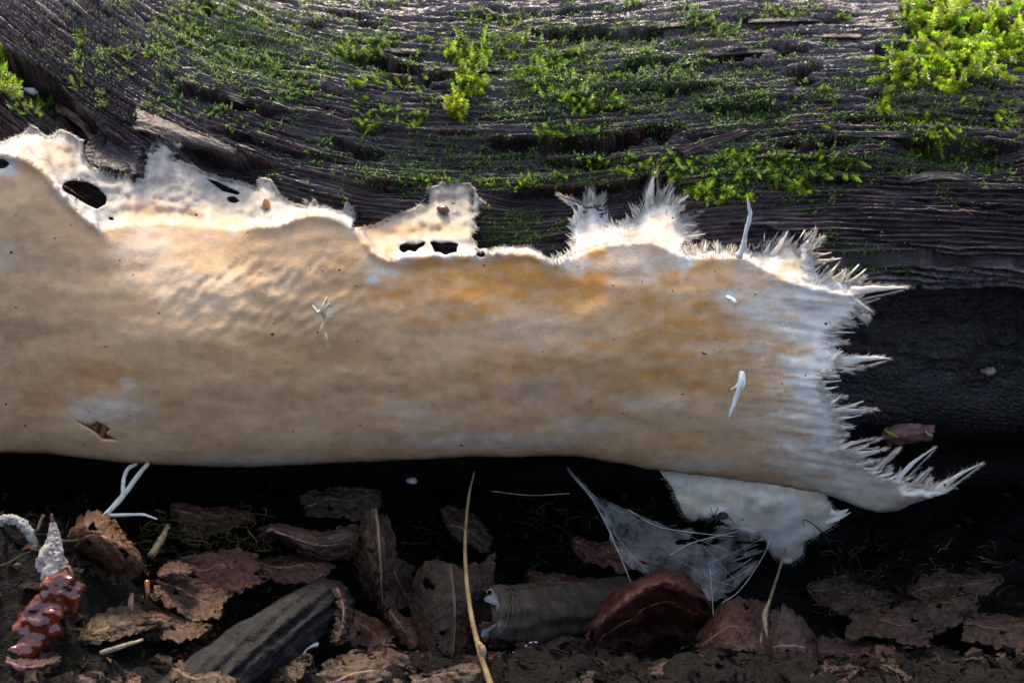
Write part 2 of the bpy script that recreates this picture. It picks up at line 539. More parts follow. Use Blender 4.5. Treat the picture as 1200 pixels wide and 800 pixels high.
# deep splits: points, depth mm, thickness px, decay px (0 = closes again at once), lip mm
CR = [([(52,0),(84,23),(105,35),(123,42),(151,56)],5,4,6,.6),([(173,72),(213,97),(240,107),(283,118),(333,130),(350,138)],8,5,9,1.5),
([(183,78),(200,84),(216,90)],5,4,6,.4),([(140,-6),(173,17),(203,27)],5,4,6,.5),([(215,-6),(240,5),(258,14)],8,5,8,1.0),([(228,47),(270,42),(300,46),(330,53)],4,3,5,.5),
([(343,70),(370,76),(402,88)],6,4,7,.6),([(400,28),(440,33),(480,34)],4,3,5,.4),([(592,32),(627,38),(667,39),(733,35),(800,32)],9,4,7,1.5),
([(395,66),(443,68),(483,80),(515,78)],10,6,12,1.6),([(433,86),(467,92),(535,90)],8,5,9,1.2),([(678,89),(717,80),(760,73),(805,68)],10,5,9,1.6),
([(380,158),(400,163),(427,173),(455,178)],10,7,12,1.5),([(548,158),(575,161),(600,163),(633,162),(700,164),(750,151),(800,143),(815,142)],12,8,14,2.0),
([(613,182),(670,188),(735,192)],6,4,8,.8),([(800,70),(867,60),(920,54),(970,51)],9,5,8,1.4),([(912,81),(940,78),(970,71)],12,8,10,1.0),
([(1003,55),(1033,52),(1060,56),(1080,63)],14,10,10,1.5),([(1000,110),(1030,109),(1070,112)],6,3,6,.6),([(888,162),(920,164),(950,166),(1020,162)],9,6,10,1.5),
([(1038,164),(1100,162),(1140,163),(1170,167),(1215,175)],12,9,45,2.0),([(790,156),(830,156),(875,152)],6,4,8,.8),([(800,123),(850,120),(883,122),(942,122)],6,4,8,.7),
([(-40,30),(0,57),(35,80),(70,103),(85,118),(110,140),(130,160),(150,176),(170,185)],15,6,42,1.2),
([(195,163),(230,172),(275,182),(310,186),(335,192),(342,205),(338,218)],13,7,60,.8),
([(395,215),(430,214),(470,214),(500,213)],5,6,30,.4),
([(555,222),(575,223),(610,221),(650,218),(690,214),(730,209),(780,205),(810,207)],11,6,70,1.0),
([(930,352),(965,352),(1010,338),(1060,333),(1100,331),(1150,334),(1200,341),(1260,346)],30,7,260,.6),
([(830,262),(870,262),(910,268),(960,277)],7,5,22,1.2),([(985,275),(1060,285),(1160,300)],3,3,6,.5),([(900,20),(960,16),(1010,22)],5,3,6,.6),
([(520,8),(600,12),(680,16)],3,3,5,.3),([(850,35),(920,36),(990,40)],4,3,5,.4),([(1090,90),(1140,98),(1210,104)],5,4,6,.6),([(300,20),(350,30),(400,36)],4,3,5,.4),
([(20,10),(60,42),(100,75)],2.5,3,5,.3),([(1110,20),(1150,28),(1210,42)],6,5,8,.8),([(260,100),(300,112),(340,118)],4,3,5,.4),([(450,115),(520,122),(600,118)],3,3,5,.4),
([(690,110),(760,104),(850,100)],4,3,6,.5),([(960,140),(1030,138),(1120,140),(1200,146)],3,3,5,.4),([(1050,230),(1120,236),(1200,244)],3.5,3,6,.5),([(880,210),(960,206),(1040,210)],4,3,8,.5),
([(640,130),(700,128),(780,118)],4,3,6,.5),([(220,140),(290,160),(360,180),(420,195)],4,3,7,.6),([(60,120),(100,160)],3,3,5,.2)]

_cr = random.Random(31)
for _k in range(150):        # short hairline splits along the grain
    _x = _cr.uniform(-30, 1200); _L = _cr.uniform(30, 130); _y = _cr.uniform(-15, 330)
    if _y > 215 and _x < 960: continue
    _xs = np.linspace(_x, _x + _L, 5)
    CR.append(([(float(a), float(_y + Gx(a) - Gx(_x) + _cr.uniform(-1.5, 1.5))) for a in _xs], _cr.uniform(1.5, 4.0), _cr.uniform(1.2, 2.6), _cr.uniform(2, 6), _cr.uniform(0.2, 1.0)))

def loglayers(px, py):
    """outward displacement (mm) and colour keys of the log's skin at photo position"""
    c = py - Gx(px)
    wob = 1.6 * fbm(px / 140.0, c / 40.0, 3, 3)
    cw = c + wob
    d = 2.6 * fbm(px / 260.0, cw / 70.0, 5, 3)
    # plates: split layers with sharp edges
    t = fbm(px / 170.0, cw / 17.0, 9, 4, 0.55) * 2.6
    tf = t - np.floor(t)
    d += 0.9 * (np.floor(t) + sst(0.0, 0.14, tf) - 0.5) * 0.8
    rid = noise(px / 130.0, cw / 2.5, 21) + 0.5 * noise(px / 60.0, cw / 1.7, 22)
    rm = 0.55 + 0.6 * np.clip(fbm(px / 120.0, cw / 45.0, 31, 2) + 0.25, 0, 1)
    rm = rm + 0.55 * sst(230, 90, px) * sst(200, 150, py) + 0.5 * sst(880, 980, px) * sst(95, 125, py)
    rib = np.sin(2 * math.pi * cw / 5.6 + 2.2 * fbm(px / 90., cw / 12., 28, 3))
    rbm = sst(.75, 1.25, rm)
    d += 0.6 * rm * rid + (0.6 + 0.7 * rbm + 0.5 * sst(260, 100, px)) * rib
    d += 0.30 * fbm(px / 7.0, cw / 3.5, 25, 3) + 0.25 * fbm(px / 22, cw / 7, 26, 3)
    wj = 2.2 * fbm(px / 18.0, py * 0 + 3.3, 51, 3)
    for k, (pts, D, th, dec, lip) in enumerate(CR):
        P = np.array(pts, float)
        yc = np.interp(px, P[:, 0], P[:, 1])
        yc = yc + wj * min(1.0, th / 5.0) + 1.3 * noise(px / 5.0, k * 3.1, 60)
        L = P[-1, 0] - P[0, 0]
        e = min(0.45 * L, 60.0)
        end = sst(P[0, 0], P[0, 0] + e, px) * (1 - sst(P[-1, 0] - e, P[-1, 0], px))
        q = py - yc
        m = (np.abs(q) < 400) & (end > 0)
        if not m.any(): continue
        qq = q[m]; en = end[m]
        dd = lip * sst(-22, -1, qq) * (qq < 0.8)
        thn = th * (0.35 + 0.65 * en) * (0.7 + 0.9 * noise(px[m] / 16.0, k * 7.7, 61))
        dec = dec * 1.0
        open_ = sst(0.0, 1.6, qq)
        close = 1 - sst(thn, thn + dec, qq)
        d[m] += en * (dd - D * open_ * close)
    return d, c, cw

ALGAE = [(250,40,90,45),(420,60,60,40),(560,80,50,60),(650,110,70,80),(760,90,80,50),(870,130,70,40),(860,200,110,35),(480,200,90,35),(1100,60,70,60),(700,195,80,25),(330,90,60,35),(1100,190,90,30),(600,270,60,40),(1000,300,60,25)]
def build_log():
    # dense columns across the frame, sparse beyond
    xin = np.linspace(-0.232, 0.232, 600)
    xo = np.concatenate([[-1.3, -1.1], np.linspace(-0.9, -0.25, 26)])
    X = np.concatenate([xo, xin, -xo[::-1]])
    def prof(P, n=2400):
        P = np.array(P + [P[0]], float) * 0.001
        return crspline(P, n)
    pl, pc, pr = prof(PRO_L), prof(PRO_C), prof(PRO_R)
    px0, py0, _ = proj(np.stack([np.zeros(len(pc)), pc[:, 0], pc[:, 1]], 1))
    i4 = int(2400 * 4 / 16.); i12 = int(2400 * 12.3 / 16.)
    seg = np.arange(i4, i12)
    pyv = py0[seg]
    # rows spaced evenly on the picture where it looks at the wood
    cum = np.concatenate([[0], np.cumsum(np.where((pyv[1:] > -30) & (pyv[1:] < 400), np.abs(np.diff(pyv)), 0.25 * np.abs(np.diff(pyv)) + 0.02))])
    rows_d = np.interp(np.linspace(0, cum[-1], 520), cum, seg.astype(float))
    rows = np.concatenate([np.linspace(0, i4, 40, endpoint=False), rows_d[:-1], np.linspace(i12, 2399, 30)])[:-1]
    def samp(p): return np.stack([np.interp(rows, np.arange(len(p)), p[:, k]) for k in (0, 1)], 1)
    a, b, c = samp(pl), samp(pc), samp(pr)
    wl = sst(-0.02, -0.16, X)[None, :, None]; wr = sst(0.085, 0.125, X)[None, :, None]
    Q = b[:, None] * (1 - wl - wr) + a[:, None] * wl + c[:, None] * wr
    nr, nc = len(rows), len(X)
    V = np.stack([np.broadcast_to(X, (nr, nc)), Q[..., 0], Q[..., 1]], -1)
    # slow unevenness along the length
    V[..., 2] += 0.006 * np.sin(X * 9 + 1.0)[None] * (V[..., 2] > 0.03)
    dv = np.gradient(V, axis=0)
    Nn = norm(np.cross(np.broadcast_to(np.array([1.0, 0, 0]), dv.shape), dv))
    cen = np.array([0, 0.12, 0.03])
    sg = np.sign(np.sum(Nn * (V - cen), -1, keepdims=True).mean()); Nn *= sg
    px, py, dep = proj(V)
    front = np.broadcast_to(((rows > i4 - 60) & (rows < i12 + 80))[:, None], px.shape) & (dep > 0.2)
    d = np.zeros(px.shape)
    dd, c_, cw = loglayers(px[front], py[front])
    d[front] = dd
    # the wood is rotted back under the fungus
    d[front] -= 3.5 * sst(0.25, 0.9, fmask(px[front], py[front]))
    fade = np.broadcast_to(sst(i4 - 60, i4, rows)[:, None] * (1 - sst(i12 - 40, i12 + 80, rows))[:, None], px.shape)
    V2 = V + Nn * (d * 0.001 * fade)[..., None]
    C = py - Gx(px)
    # colour
    n1 = fbm(px / 90.0, C / 14.0, 71, 4); n2 = fbm(px / 45.0, py / 30.0, 75, 3); n3 = fbm(px / 14., C / 4., 79, 3)
    dark = np.array([0.030, 0.020, 0.019]); mid = np.array([0.125, 0.09, 0.087]); red = np.array([0.17, 0.075, 0.055]); gry = np.array([0.17, 0.155, 0.15])
    t = sst(-0.5, 0.7, n1)[..., None]
    col = dark * (1 - t) + mid * t
    rt = (sst(0.25, 0.8, n2 + 0.4 * n3) * 0.55)[..., None]
    col = col * (1 - rt) + red * rt
    gt = (sst(0.2, 0.8, fbm(px / 120., C / 25., 83, 4)) * 0.6)[..., None]
    col = col * (1 - gt) + gry * gt
    al = np.zeros(px.shape)
    for (x, y, rx, ry) in ALGAE:
        al = np.maximum(al, 1 - np.sqrt(((px - x) / rx) ** 2 + ((py - y) / ry) ** 2))
    al = sst(0.0, 0.8, al + 0.45 * fbm(px / 16., py / 10., 87, 4))[..., None] * 0.55
    col = col * (1 - al) + np.array([0.055, 0.10, 0.03]) * al
    recess_shade = sst(0, 6, py - interp(px, [(880,420),(930,356),(965,354),(1010,341),(1060,336),(1100,334),(1150,337),(1200,344),(1300,350)])) * (px > 880) + (py > 420) * (px <= 880)
    recess_shade = np.clip(recess_shade, 0, 1)[..., None] * .85
    col = col * (1 - recess_shade) + np.array([0.010, 0.008, 0.007]) * recess_shade  # recess shade painted in: near-black below the step and under the log
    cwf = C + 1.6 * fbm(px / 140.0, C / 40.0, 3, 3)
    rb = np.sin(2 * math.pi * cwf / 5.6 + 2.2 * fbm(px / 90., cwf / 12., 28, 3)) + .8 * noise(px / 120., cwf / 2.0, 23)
    col = col * (0.40 + 0.75 * sst(-.5, .9, rb))[..., None] * np.array([1.08, .90, .95])  # grain stripes; rib grooves painted darker to deepen their shade
    F = grid_faces(nr, nc)
    wrap = np.stack([(nr - 1) * nc + np.arange(nc - 1), (nr - 1) * nc + np.arange(1, nc), np.arange(1, nc), np.arange(nc - 1)], -1)
    grain = np.stack([px, C, 0 * px], -1)
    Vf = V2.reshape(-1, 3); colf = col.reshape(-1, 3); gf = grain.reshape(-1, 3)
    # ends
    k = len(Vf)
    ends = np.array([[X[0], .12, .03], [X[-1], .12, .03]])
    Vf = np.concatenate([Vf, ends]); colf = np.concatenate([colf, [mid, mid]]); gf = np.concatenate([gf, np.zeros((2, 3))])
    r = np.arange(nr); r2 = (r + 1) % nr
    T = np.concatenate([np.stack([np.full(nr, k), r * nc, r2 * nc], -1), np.stack([np.full(nr, k + 1), r2 * nc + nc - 1, r * nc + nc - 1], -1)])
    root = empty('fallen_log', (0, 0.12, -0.095), 'big dark wet rotting log lying across the whole picture', 'log')
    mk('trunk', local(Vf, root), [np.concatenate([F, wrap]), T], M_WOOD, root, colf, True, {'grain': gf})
    # surface lookup for things growing on it
    px2, py2, dp2 = proj(V2)
    return root, V2, Nn, px2, py2, dp2
LOG, LV, LN, LPX, LPY, LDP = build_log()
# raster: nearest wood vertex for each photo pixel (2 px cells)
RW, RH = 640, 330
_i = ((LPX + 40) / 2).astype(int).ravel(); _j = ((LPY + 40) / 2).astype(int).ravel()
_ok = (_i >= 0) & (_i < RW) & (_j >= 0) & (_j < RH)
_ord = np.argsort(-LDP.ravel()[_ok])
_idx = np.nonzero(_ok)[0][_ord]
SURF = np.full((RH, RW), -1)
SURF[_j[_idx], _i[_idx]] = _idx
for _ in range(6):
    for sh, ax in ((1, 0), (-1, 0), (1, 1), (-1, 1)):
        r_ = np.roll(SURF, sh, ax); SURF = np.where(SURF < 0, r_, SURF)
LVf = LV.reshape(-1, 3); LNf = LN.reshape(-1, 3)
def surf(px, py):
    j = np.clip(((np.asarray(py) + 40) / 2).astype(int), 0, RH - 1); i = np.clip(((np.asarray(px) + 40) / 2).astype(int), 0, RW - 1)
    k = SURF[j, i]
    return LVf[k], LNf[k]
def wood_y(px, py):
    P, _ = surf(px, py)
    return P[..., 1] * 1000.0
# smooth wood depth for laying the sheet
_gy, _gxx = np.meshgrid(np.arange(RH), np.arange(RW), indexing='ij')
WY = smooth2(np.where(SURF >= 0, LVf[SURF][..., 1] * 1000, 0.0), 3, 1)
WYB = smooth2(WY, 9, 2)
_mn = WY.copy()
for _a in range(-3, 4):
    for _b in range(-3, 4):
        _mn = np.minimum(_mn, np.roll(np.roll(WY, _a, 0), _b, 1))
WYM = smooth2(_mn, 2, 2)
def wood_ym(px, py):
    j = np.clip(((np.asarray(py) + 40) / 2).astype(int), 0, RH - 1); i = np.clip(((np.asarray(px) + 40) / 2).astype(int), 0, RW - 1)
    return WYM[j, i]
def wood_yb(px, py):
    j = np.clip(((np.asarray(py) + 40) / 2).astype(int), 0, RH - 1); i = np.clip(((np.asarray(px) + 40) / 2).astype(int), 0, RW - 1)
    return WYB[j, i]
def wood_ys(px, py):
    j = np.clip(((np.asarray(py) + 40) / 2).astype(int), 0, RH - 1); i = np.clip(((np.asarray(px) + 40) / 2).astype(int), 0, RW - 1)
    return WY[j, i]

# ================================================================== GROUND
def ground_h(x, y):
    z = -0.098 + 0.014 * sst(-0.065, -0.095, y) + 0.007 * fbm(x * 34, y * 34, 101, 4) + 0.003 * np.abs(fbm(x * 120, y * 120, 105, 3))
    z = z + 0.046 * np.exp(-((x + 0.165) / 0.055) ** 2) * sst(-0.005, -0.06, y) * sst(-0.17, -0.075, y)
    z = z + 0.006 * sst(0.05, -0.03, y)
    return z
def build_ground():
    ex = np.concatenate([-np.geomspace(60, 0.34, 14), np.linspace(-0.3, 0.3, 260), np.geomspace(0.34, 60, 14)])
    ey = np.concatenate([-np.geomspace(60, 0.3, 14), np.linspace(-0.25, 0.16, 180), np.geomspace(0.2, 60, 16)])
    X, Y = np.meshgrid(ex, ey)
    Z = ground_h(X, Y)
    far = np.maximum(np.abs(X), np.abs(Y))
    rad_ = np.sqrt(X ** 2 + Y ** 2)
    Z = Z + 0.13 * np.maximum(0, np.sqrt(np.maximum(rad_ - 0.85, 0) ** 2 + .02) - .14) * (rad_ < 70)      # unseen bank raised all round, added to block low sky light
    Z = Z * 1.0 + 0.05 * sst(1, 10, far) * fbm(X * 0.3, Y * 0.3, 111, 3)
    n = fbm(X * 60, Y * 60, 115, 3)[..., None]
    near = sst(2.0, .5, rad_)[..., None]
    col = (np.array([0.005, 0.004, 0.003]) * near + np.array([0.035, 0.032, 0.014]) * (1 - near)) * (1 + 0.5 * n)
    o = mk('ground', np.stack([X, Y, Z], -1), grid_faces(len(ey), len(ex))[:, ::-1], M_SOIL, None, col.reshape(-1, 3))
    tag(o, kind='structure')
build_ground()

# ================================================================== CRUST FUNGUS
RIM = [(-170,165),(-30,178),(0,180),(20,183),(45,196),(62,216),(80,236),(100,256),(118,271),(130,268),(150,262),(190,262),(240,264),(285,270),(300,264),
(318,267),(335,262),(352,254),(368,250),(390,255),(412,266),(428,284),(442,300),(456,306),(475,303),(500,300),(530,300),(560,299),(600,295),(632,300),(646,307),(670,302),
(690,292),(720,285),(760,282),(800,299),(870,301),(900,316),(940,335),(1000,345),(1020,400),(1060,565),(1180,580)]
RIMY = [(-170,-33),(0,-34),(118,-33),(140,-27),(160,-23),(200,-21),(265,-22),(295,-27),(412,-31),(440,-34),(640,-34),(700,-32),(800,-34),(900,-35),(1000,-37),(1180,-38)]
_top = np.array([GYs[m.argmax()] if m.any() else 300 for m in MASK.T]); _bot = np.array([GYs[len(m) - 1 - m[::-1].argmax()] if m.any() else 560 for m in MASK.T])
_k = np.ones(9) / 9
_k2 = np.ones(21) / 21
_bots = np.convolve(np.pad(_bot, 4, 'edge'), _k, 'valid'); _tops = np.convolve(np.pad(_top, 10, 'edge'), _k2, 'valid')

def sheet_y(px, py):
    px = np.asarray(px, float); py = np.asarray(py, float)
    T = np.interp(px, GXs, _tops); B = np.interp(px, GXs, _bots) + 1.5
    R = interp(px, RIM) + 2.0 * noise(px / 12.0, 2.2, 130)
    yr = interp(px, RIMY)
    v = np.clip((py - R) / np.maximum(B - R, 20), 0, 1)
    ybody = yr + (-45.0 - yr) * np.sin(np.clip(v / 0.55, 0, 1) * math.pi / 2) ** 1.0
    q = np.clip((v - 0.55) / 0.45, 0, 0.9995)
    ybody = ybody + 20.0 * (1 - np.sqrt(1 - q ** 2))
    lipm = interp(px, [(-170, 1), (112, 1), (126, 0), (280, 0), (300, .8), (400, .8), (425, 0), (440, 1), (640, 1), (680, 0), (1200, 0)])
    ybody = ybody - 1.0 * lipm * np.exp(-((py - R) / 5.0) ** 2) + 0.5 * lipm * np.exp(-((py - R - 14) / 9.0) ** 2)
    wtop = wood_ym(px, np.minimum(T, 330)) - 1.0
    wtop = np.where(px > 940, -24, wtop)
    ww = np.clip((R - py) / np.maximum(R - T, 10), 0, 1)
    yup = yr - 2.0 * lipm + (np.clip(wtop, -34, 0) - yr) * ww ** 0.75
    y = np.where(py > R, ybody, yup)
    # the fringe stands off the log and flares
    fr = sst(880, 1040, px)
    y = y + fr * 5.0 * np.sin((py - 330) / 32.0)
    y = y + 0.9 * fbm(px / 90., py / 55., 131, 3) + 0.08 * fbm(px / 14., py / 11., 135, 3)
    y = y + sst(4, -8, py - R) * (1.6 * fbm(px / 26., py / 16., 137, 4))
    y = y + sst(840, 980, px) * 0.9 * fbm(px / 60., (py - .12 * (px - 900)) / 6., 139, 2) + 0.7 * sst(100, 300, px) * (1 - sst(380, 460, px)) * sst(290, 320, py) * (1 - sst(380, 410, py)) * fbm(px / 16. + py / 14., py / 30. - px / 40., 133, 3)
    lim = wood_ym(px, np.minimum(py, 350)) - 1.0 + 0.4 * fbm(px / 12., py / 12., 136, 2)
    lim = np.where(px > 930, 50, lim)
    return np.minimum(y, lim)

WP = [(452,318,20,9,.9),(437,328,10,6,.9),(470,304,14,6,.9),(130,478,58,20,.55),(150,448,14,9,.5),(90,470,25,14,.35),(500,500,60,12,.18),(620,380,60,30,.25),(930,360,90,40,.6),(980,430,60,60,.6),(960,500,60,60,.35),(1040,560,110,40,.75),
      (740,300,50,45,.55),(700,260,40,40,.8),(440,310,25,25,.35),(170,285,50,35,.4),(240,345,75,45,.22),(382,362,18,16,.5),(190,325,60,28,.3),(860,345,18,8,.9),(640,455,70,25,.25),(580,518,130,14,.5),(300,538,110,9,.4),(680,500,50,12,.4),(470,480,50,10,.3),(760,470,60,14,.3),(820,545,60,10,.6),(840,410,60,14,.25),(330,330,40,20,.2),(-20,300,60,30,.2)]
OP = [(640,330,260,70,.9),(800,400,150,70,.8),(120,440,70,25,.4),(180,470,40,10,.35),(60,470,50,16,.35),(480,270,60,10,.6),(870,450,60,40,.5),(700,440,200,40,.5),(340,420,140,40,.25),(575,440,14,12,.35),(800,523,14,7,.45),(720,520,120,14,.3)]
PP = [(400,520,320,32,.6),(930,480,90,50,.6),(980,540,60,40,.5),(1000,590,80,16,.7),(700,560,200,20,.5),(900,565,150,12,.8)]
def blob(px, py, L, seed):
    a = np.zeros(px.shape)
    n = 0.5 * fbm(px / 26., py / 16., seed, 4)
    for (x, y, rx, ry, s) in L:
        r = np.sqrt(((px - x) / rx) ** 2 + ((py - y) / ry) ** 2)
        a = np.maximum(a, s * sst(1.15, 0.25, r + n * 0.8))
    return a

def sheet_colour(P, edge):
    px, py = P[:, 0], P[:, 1]
    R = interp(px, RIM)
    de = np.full(len(P), 1e9)
    for k in range(0, len(P), 4000):
        q = P[k:k + 4000]
        de[k:k + 4000] = np.sqrt(((q[:, None] - edge[None]) ** 2).sum(-1).min(1))
    n = fbm(px / 18., py / 14., 141, 4)
    wd = interp(px, [(-170, 14), (420, 14), (640, 11), (680, 36), (800, 34), (830, 14), (880, 22), (930, 58), (1200, 100)])
    wh = sst(1.0, 0.15, de / wd + 0.35 * n)
    lowm = sst(0.80, 0.97, (py - R) / np.maximum(np.interp(px, GXs, _bots) - R, 30)) * sst(1010, 900, px)
    wh = wh * (1 - lowm)
    sm = sst(118, 150, px) * sst(300, 270, px)
    ab = sst(4 + 22 * sm, -6 - 34 * sm, py - R - (6 + 16 * sm) * n) * interp(px, [(-170, .85), (410, .95), (430, .6), (560, .75), (640, .9), (680, .5), (880, .5), (1000, .2)])
    tanbrown = [(55, 185, 36, 24), (175, 248, 26, 18), (225, 262, 30, 16)]       # tan patches above the ledge
    tb = np.zeros(len(P))
    for (x, y, rx, ry) in tanbrown:
        tb = np.maximum(tb, sst(1.2, 0.4, np.sqrt(((px - x) / rx) ** 2 + ((py - y) / ry) ** 2) + 0.3 * n))
    stripe = [(440,270,26,14),(478,270,40,9),(530,271,28,9),(452,290,14,16),(520,262,26,5),(150,200,30,10),(420,290,20,30)]
    sb = np.zeros(len(P))
    for (x, y, rx, ry) in stripe:
        sb = np.maximum(sb, sst(1.2, 0.4, np.sqrt(((px - x) / rx) ** 2 + ((py - y) / ry) ** 2) + 0.35 * n))
    wh = np.maximum(np.maximum(wh, ab * (1 - 0.6 * tb)), blob(px, py, WP, 145)) * (1 - 0.5 * sb)
    stk = fbm(px / 60., (py - 0.12 * (px - 900)) / 4.0, 158, 4)
    wh = wh + sst(800, 990, px) * sst(250, 300, py) * (0.34 + 1.0 * stk) * (1 - 0.7 * lowm)
    orr = blob(px, py, OP, 149) * (0.95 + 0.6 * fbm(px / 40., py / 12., 150, 4))
    pp = blob(px, py, PP, 153)
    tan = np.array([0.64, 0.395, 0.205]); org = np.array([0.60, 0.265, 0.06]); pk = np.array([0.62, 0.375, 0.21]); white = np.array([0.74, 0.685, 0.585])
    n2 = fbm(px / 60., py / 25., 157, 4)
    c = tan * (1 + 0.14 * n2)[:, None]
    o = np.clip(orr, 0, 1)[:, None]; c = c * (1 - o) + org * o
    p = np.clip(pp, 0, 1)[:, None]; c = c * (1 - p * .7) + pk * p * .7
    white = white * (1 - 0.14 * sst(-.3, .6, fbm(px / 26., py / 16., 159, 4)) - 0.30 * sst(680, 620, px) * sst(3, 14, R - py) - 0.12 * sst(-.4, .4, fbm(px / 11., py / 9., 160, 3)) * sst(680, 620, px))[:, None]
    ww = np.clip(wh, 0, 1)[:, None]; c = c * (1 - ww) + white * ww
    return c, np.clip(wh, 0, 1)

def sheet_mesh(outline, holes, yfun, step, back, under=None):
    """triangulated sheet with real thickness; returns V, F, P(photo px of the front verts)"""
    x0, y0 = outline.min(0); x1, y1 = outline.max(0)
    xs = np.arange(x0, x1, step); ys = np.arange(y0, y1, step * 0.87)
    gx_, gy_ = np.meshgrid(xs, ys)
    gx_ = gx_ + (np.arange(len(ys)) % 2)[:, None] * step / 2 + RS.uniform(-.18, .18, gx_.shape) * step
    gy_ = gy_ + RS.uniform(-.18, .18, gy_.shape) * step
    P = np.stack([gx_.ravel(), gy_.ravel()], 1)
    loops = [outline] + [np.array(h) for h in holes]
    ok = inside(P, outline)
    for h in loops[1:]: ok &= ~inside(P, h)
    P = P[ok]
    E = np.concatenate(loops)
    keep = np.ones(len(P), bool)
    for k in range(0, len(P), 4000):
        q = P[k:k + 4000]
        keep[k:k + 4000] = np.sqrt(((q[:, None] - E[None]) ** 2).sum(-1).min(1)) > step * 0.45
    P = P[keep]
    edges = []; off = 0
    for L in loops:
        n = len(L); edges += [(off + i, off + (i + 1) % n) for i in range(n)]; off += n
    allp = np.concatenate([E, P])
    vo, eo, fo, *_ = delaunay_2d_cdt([Vector(p) for p in allp.tolist()], edges, [], 0, 1e-5)
    Q = np.array([(v.x, v.y) for v in vo]); F = np.array([f for f in fo if len(f) == 3])
    cen = Q[F].mean(1)
    ok = inside(cen, outline)
    for h in loops[1:]: ok &= ~inside(cen, h)
    F = F[ok]
    V = at(Q[:, 0], Q[:, 1], yfun(Q[:, 0], Q[:, 1]))
    n = len(V)
    VB = V + np.array([0, 1.0, 0.05]) * (back(Q[:, 0], Q[:, 1])[:, None] * 0.001)
    # rim edges (used once)
    ee = np.concatenate([F[:, [0, 1]], F[:, [1, 2]], F[:, [2, 0]]])
    key = np.sort(ee, 1)
    _, inv, cnt = np.unique(key, axis=0, return_inverse=True, return_counts=True)
    be = ee[cnt[inv.ravel()] == 1]
    side = np.stack([be[:, 1], be[:, 0], be[:, 0] + n, be[:, 1] + n], -1)
    Vs = np.concatenate([V, VB]); Fs = [np.concatenate([F, F[:, ::-1] + n]), side]
    Qs = np.concatenate([Q, Q])
    return Vs, Fs, Qs, be

FUN = empty('crust_fungus', at(500, 400, -20), 'wide tan crust fungus with ragged white fringe coating the log', 'fungus')
HD = [densify(h, 2.2, 0.5, 50 + i) for i, h in enumerate(HOLES)]
fv, ff, fq, fbe = sheet_mesh(OUTT, HD, sheet_y, 3.5, lambda x, y: 1.1 + 0.6 * np.clip(noise(x / 20., y / 20., 160), -1, 1))
edge_pts = np.concatenate([OUTD[(OUTD[:, 0] > -150)]] + HD[:5])
fcol, fwh = sheet_colour(fq, edge_pts)
mk('sheet', local(fv, FUN), ff, M_FUNGUS, FUN, fcol, True, {'white': fwh})
# the belly turns under the log
bi = np.nonzero((OUTD[:, 1] > np.interp(OUTD[:, 0], GXs, _bot) - 7) & (OUTD[:, 1] > 510) & (OUTD[:, 0] < 905))[0]
bl = OUTD[bi]; bl = bl[np.argsort(bl[:, 0])]
b0 = at(bl[:, 0], bl[:, 1], sheet_y(bl[:, 0], bl[:, 1]))
rows = [b0 + np.array([0, -0.0004, 0.0006])]
for dy, dz in ((3, .2), (9, 1.2), (18, 4.0), (30, 10), (44, 20)):
    rows.append(b0 + np.array([0, dy, dz]) * 0.001 + 0.0012 * fbm(bl[:, 0:1] / 30., dy / 8., 165, 3) * np.array([0, 0.3, 1]))
uv = np.stack(rows)
uc, _ = sheet_colour(np.tile(bl, (len(rows), 1)), edge_pts)
mk('underside', local(uv.reshape(-1, 3), FUN), grid_faces(len(rows), len(bl)), M_FUNGUS, FUN, uc, True, {'white': np.zeros(len(uc))})

WHITE = np.array([0.82, 0.82, 0.79])
SPK = [((688,246),(653,228),11),((692,244),(690,206),16),((702,242),(707,227),9),((761,244),(768,201),22),((772,238),(788,212),9),((782,242),(788,222),9),((788,244),(807,229),11),
((797,256),(821,248),10),((802,264),(816,264),8),((800,279),(826,274),8),((824,298),(827,281),8),((842,298),(839,285),6),((750,252),(742,243),6),((857,299),(858,291),8),((810,298),(812,289),8),
((906,300),(923,271),15),((936,300),(955,270),20),((950,292),(965,277),7),((896,298),(903,282),9),((984,332),(991,319),9),((962,330),(975,320),9),((998,334),(1014,325),5),((998,343),(1064,337),22),
((1002,352),(1023,366),9),((998,360),(1016,378),9),((985,374),(1003,381),8),((966,391),(986,389),8),((968,400),(992,402),9),((980,427),(1043,420),22),((988,432),(1012,431),8),((958,450),(971,461),8),((964,466),(991,465),7),
((966,481),(1027,480),15),((978,498),(999,500),8),((976,512),(994,509),8),((980,526),(1031,514),10),((988,532),(1039,526),10),((1000,545),(1031,539),8),((1020,556),(1054,525),9),((1046,568),(1096,524),14),
((1068,570),(1090,549),7),((1084,574),(1091,560),7),((1094,577),(1151,543),14),((1034,562),(1044,548),7),((1008,372),(1018,372),5),((966,440),(980,441),6)]
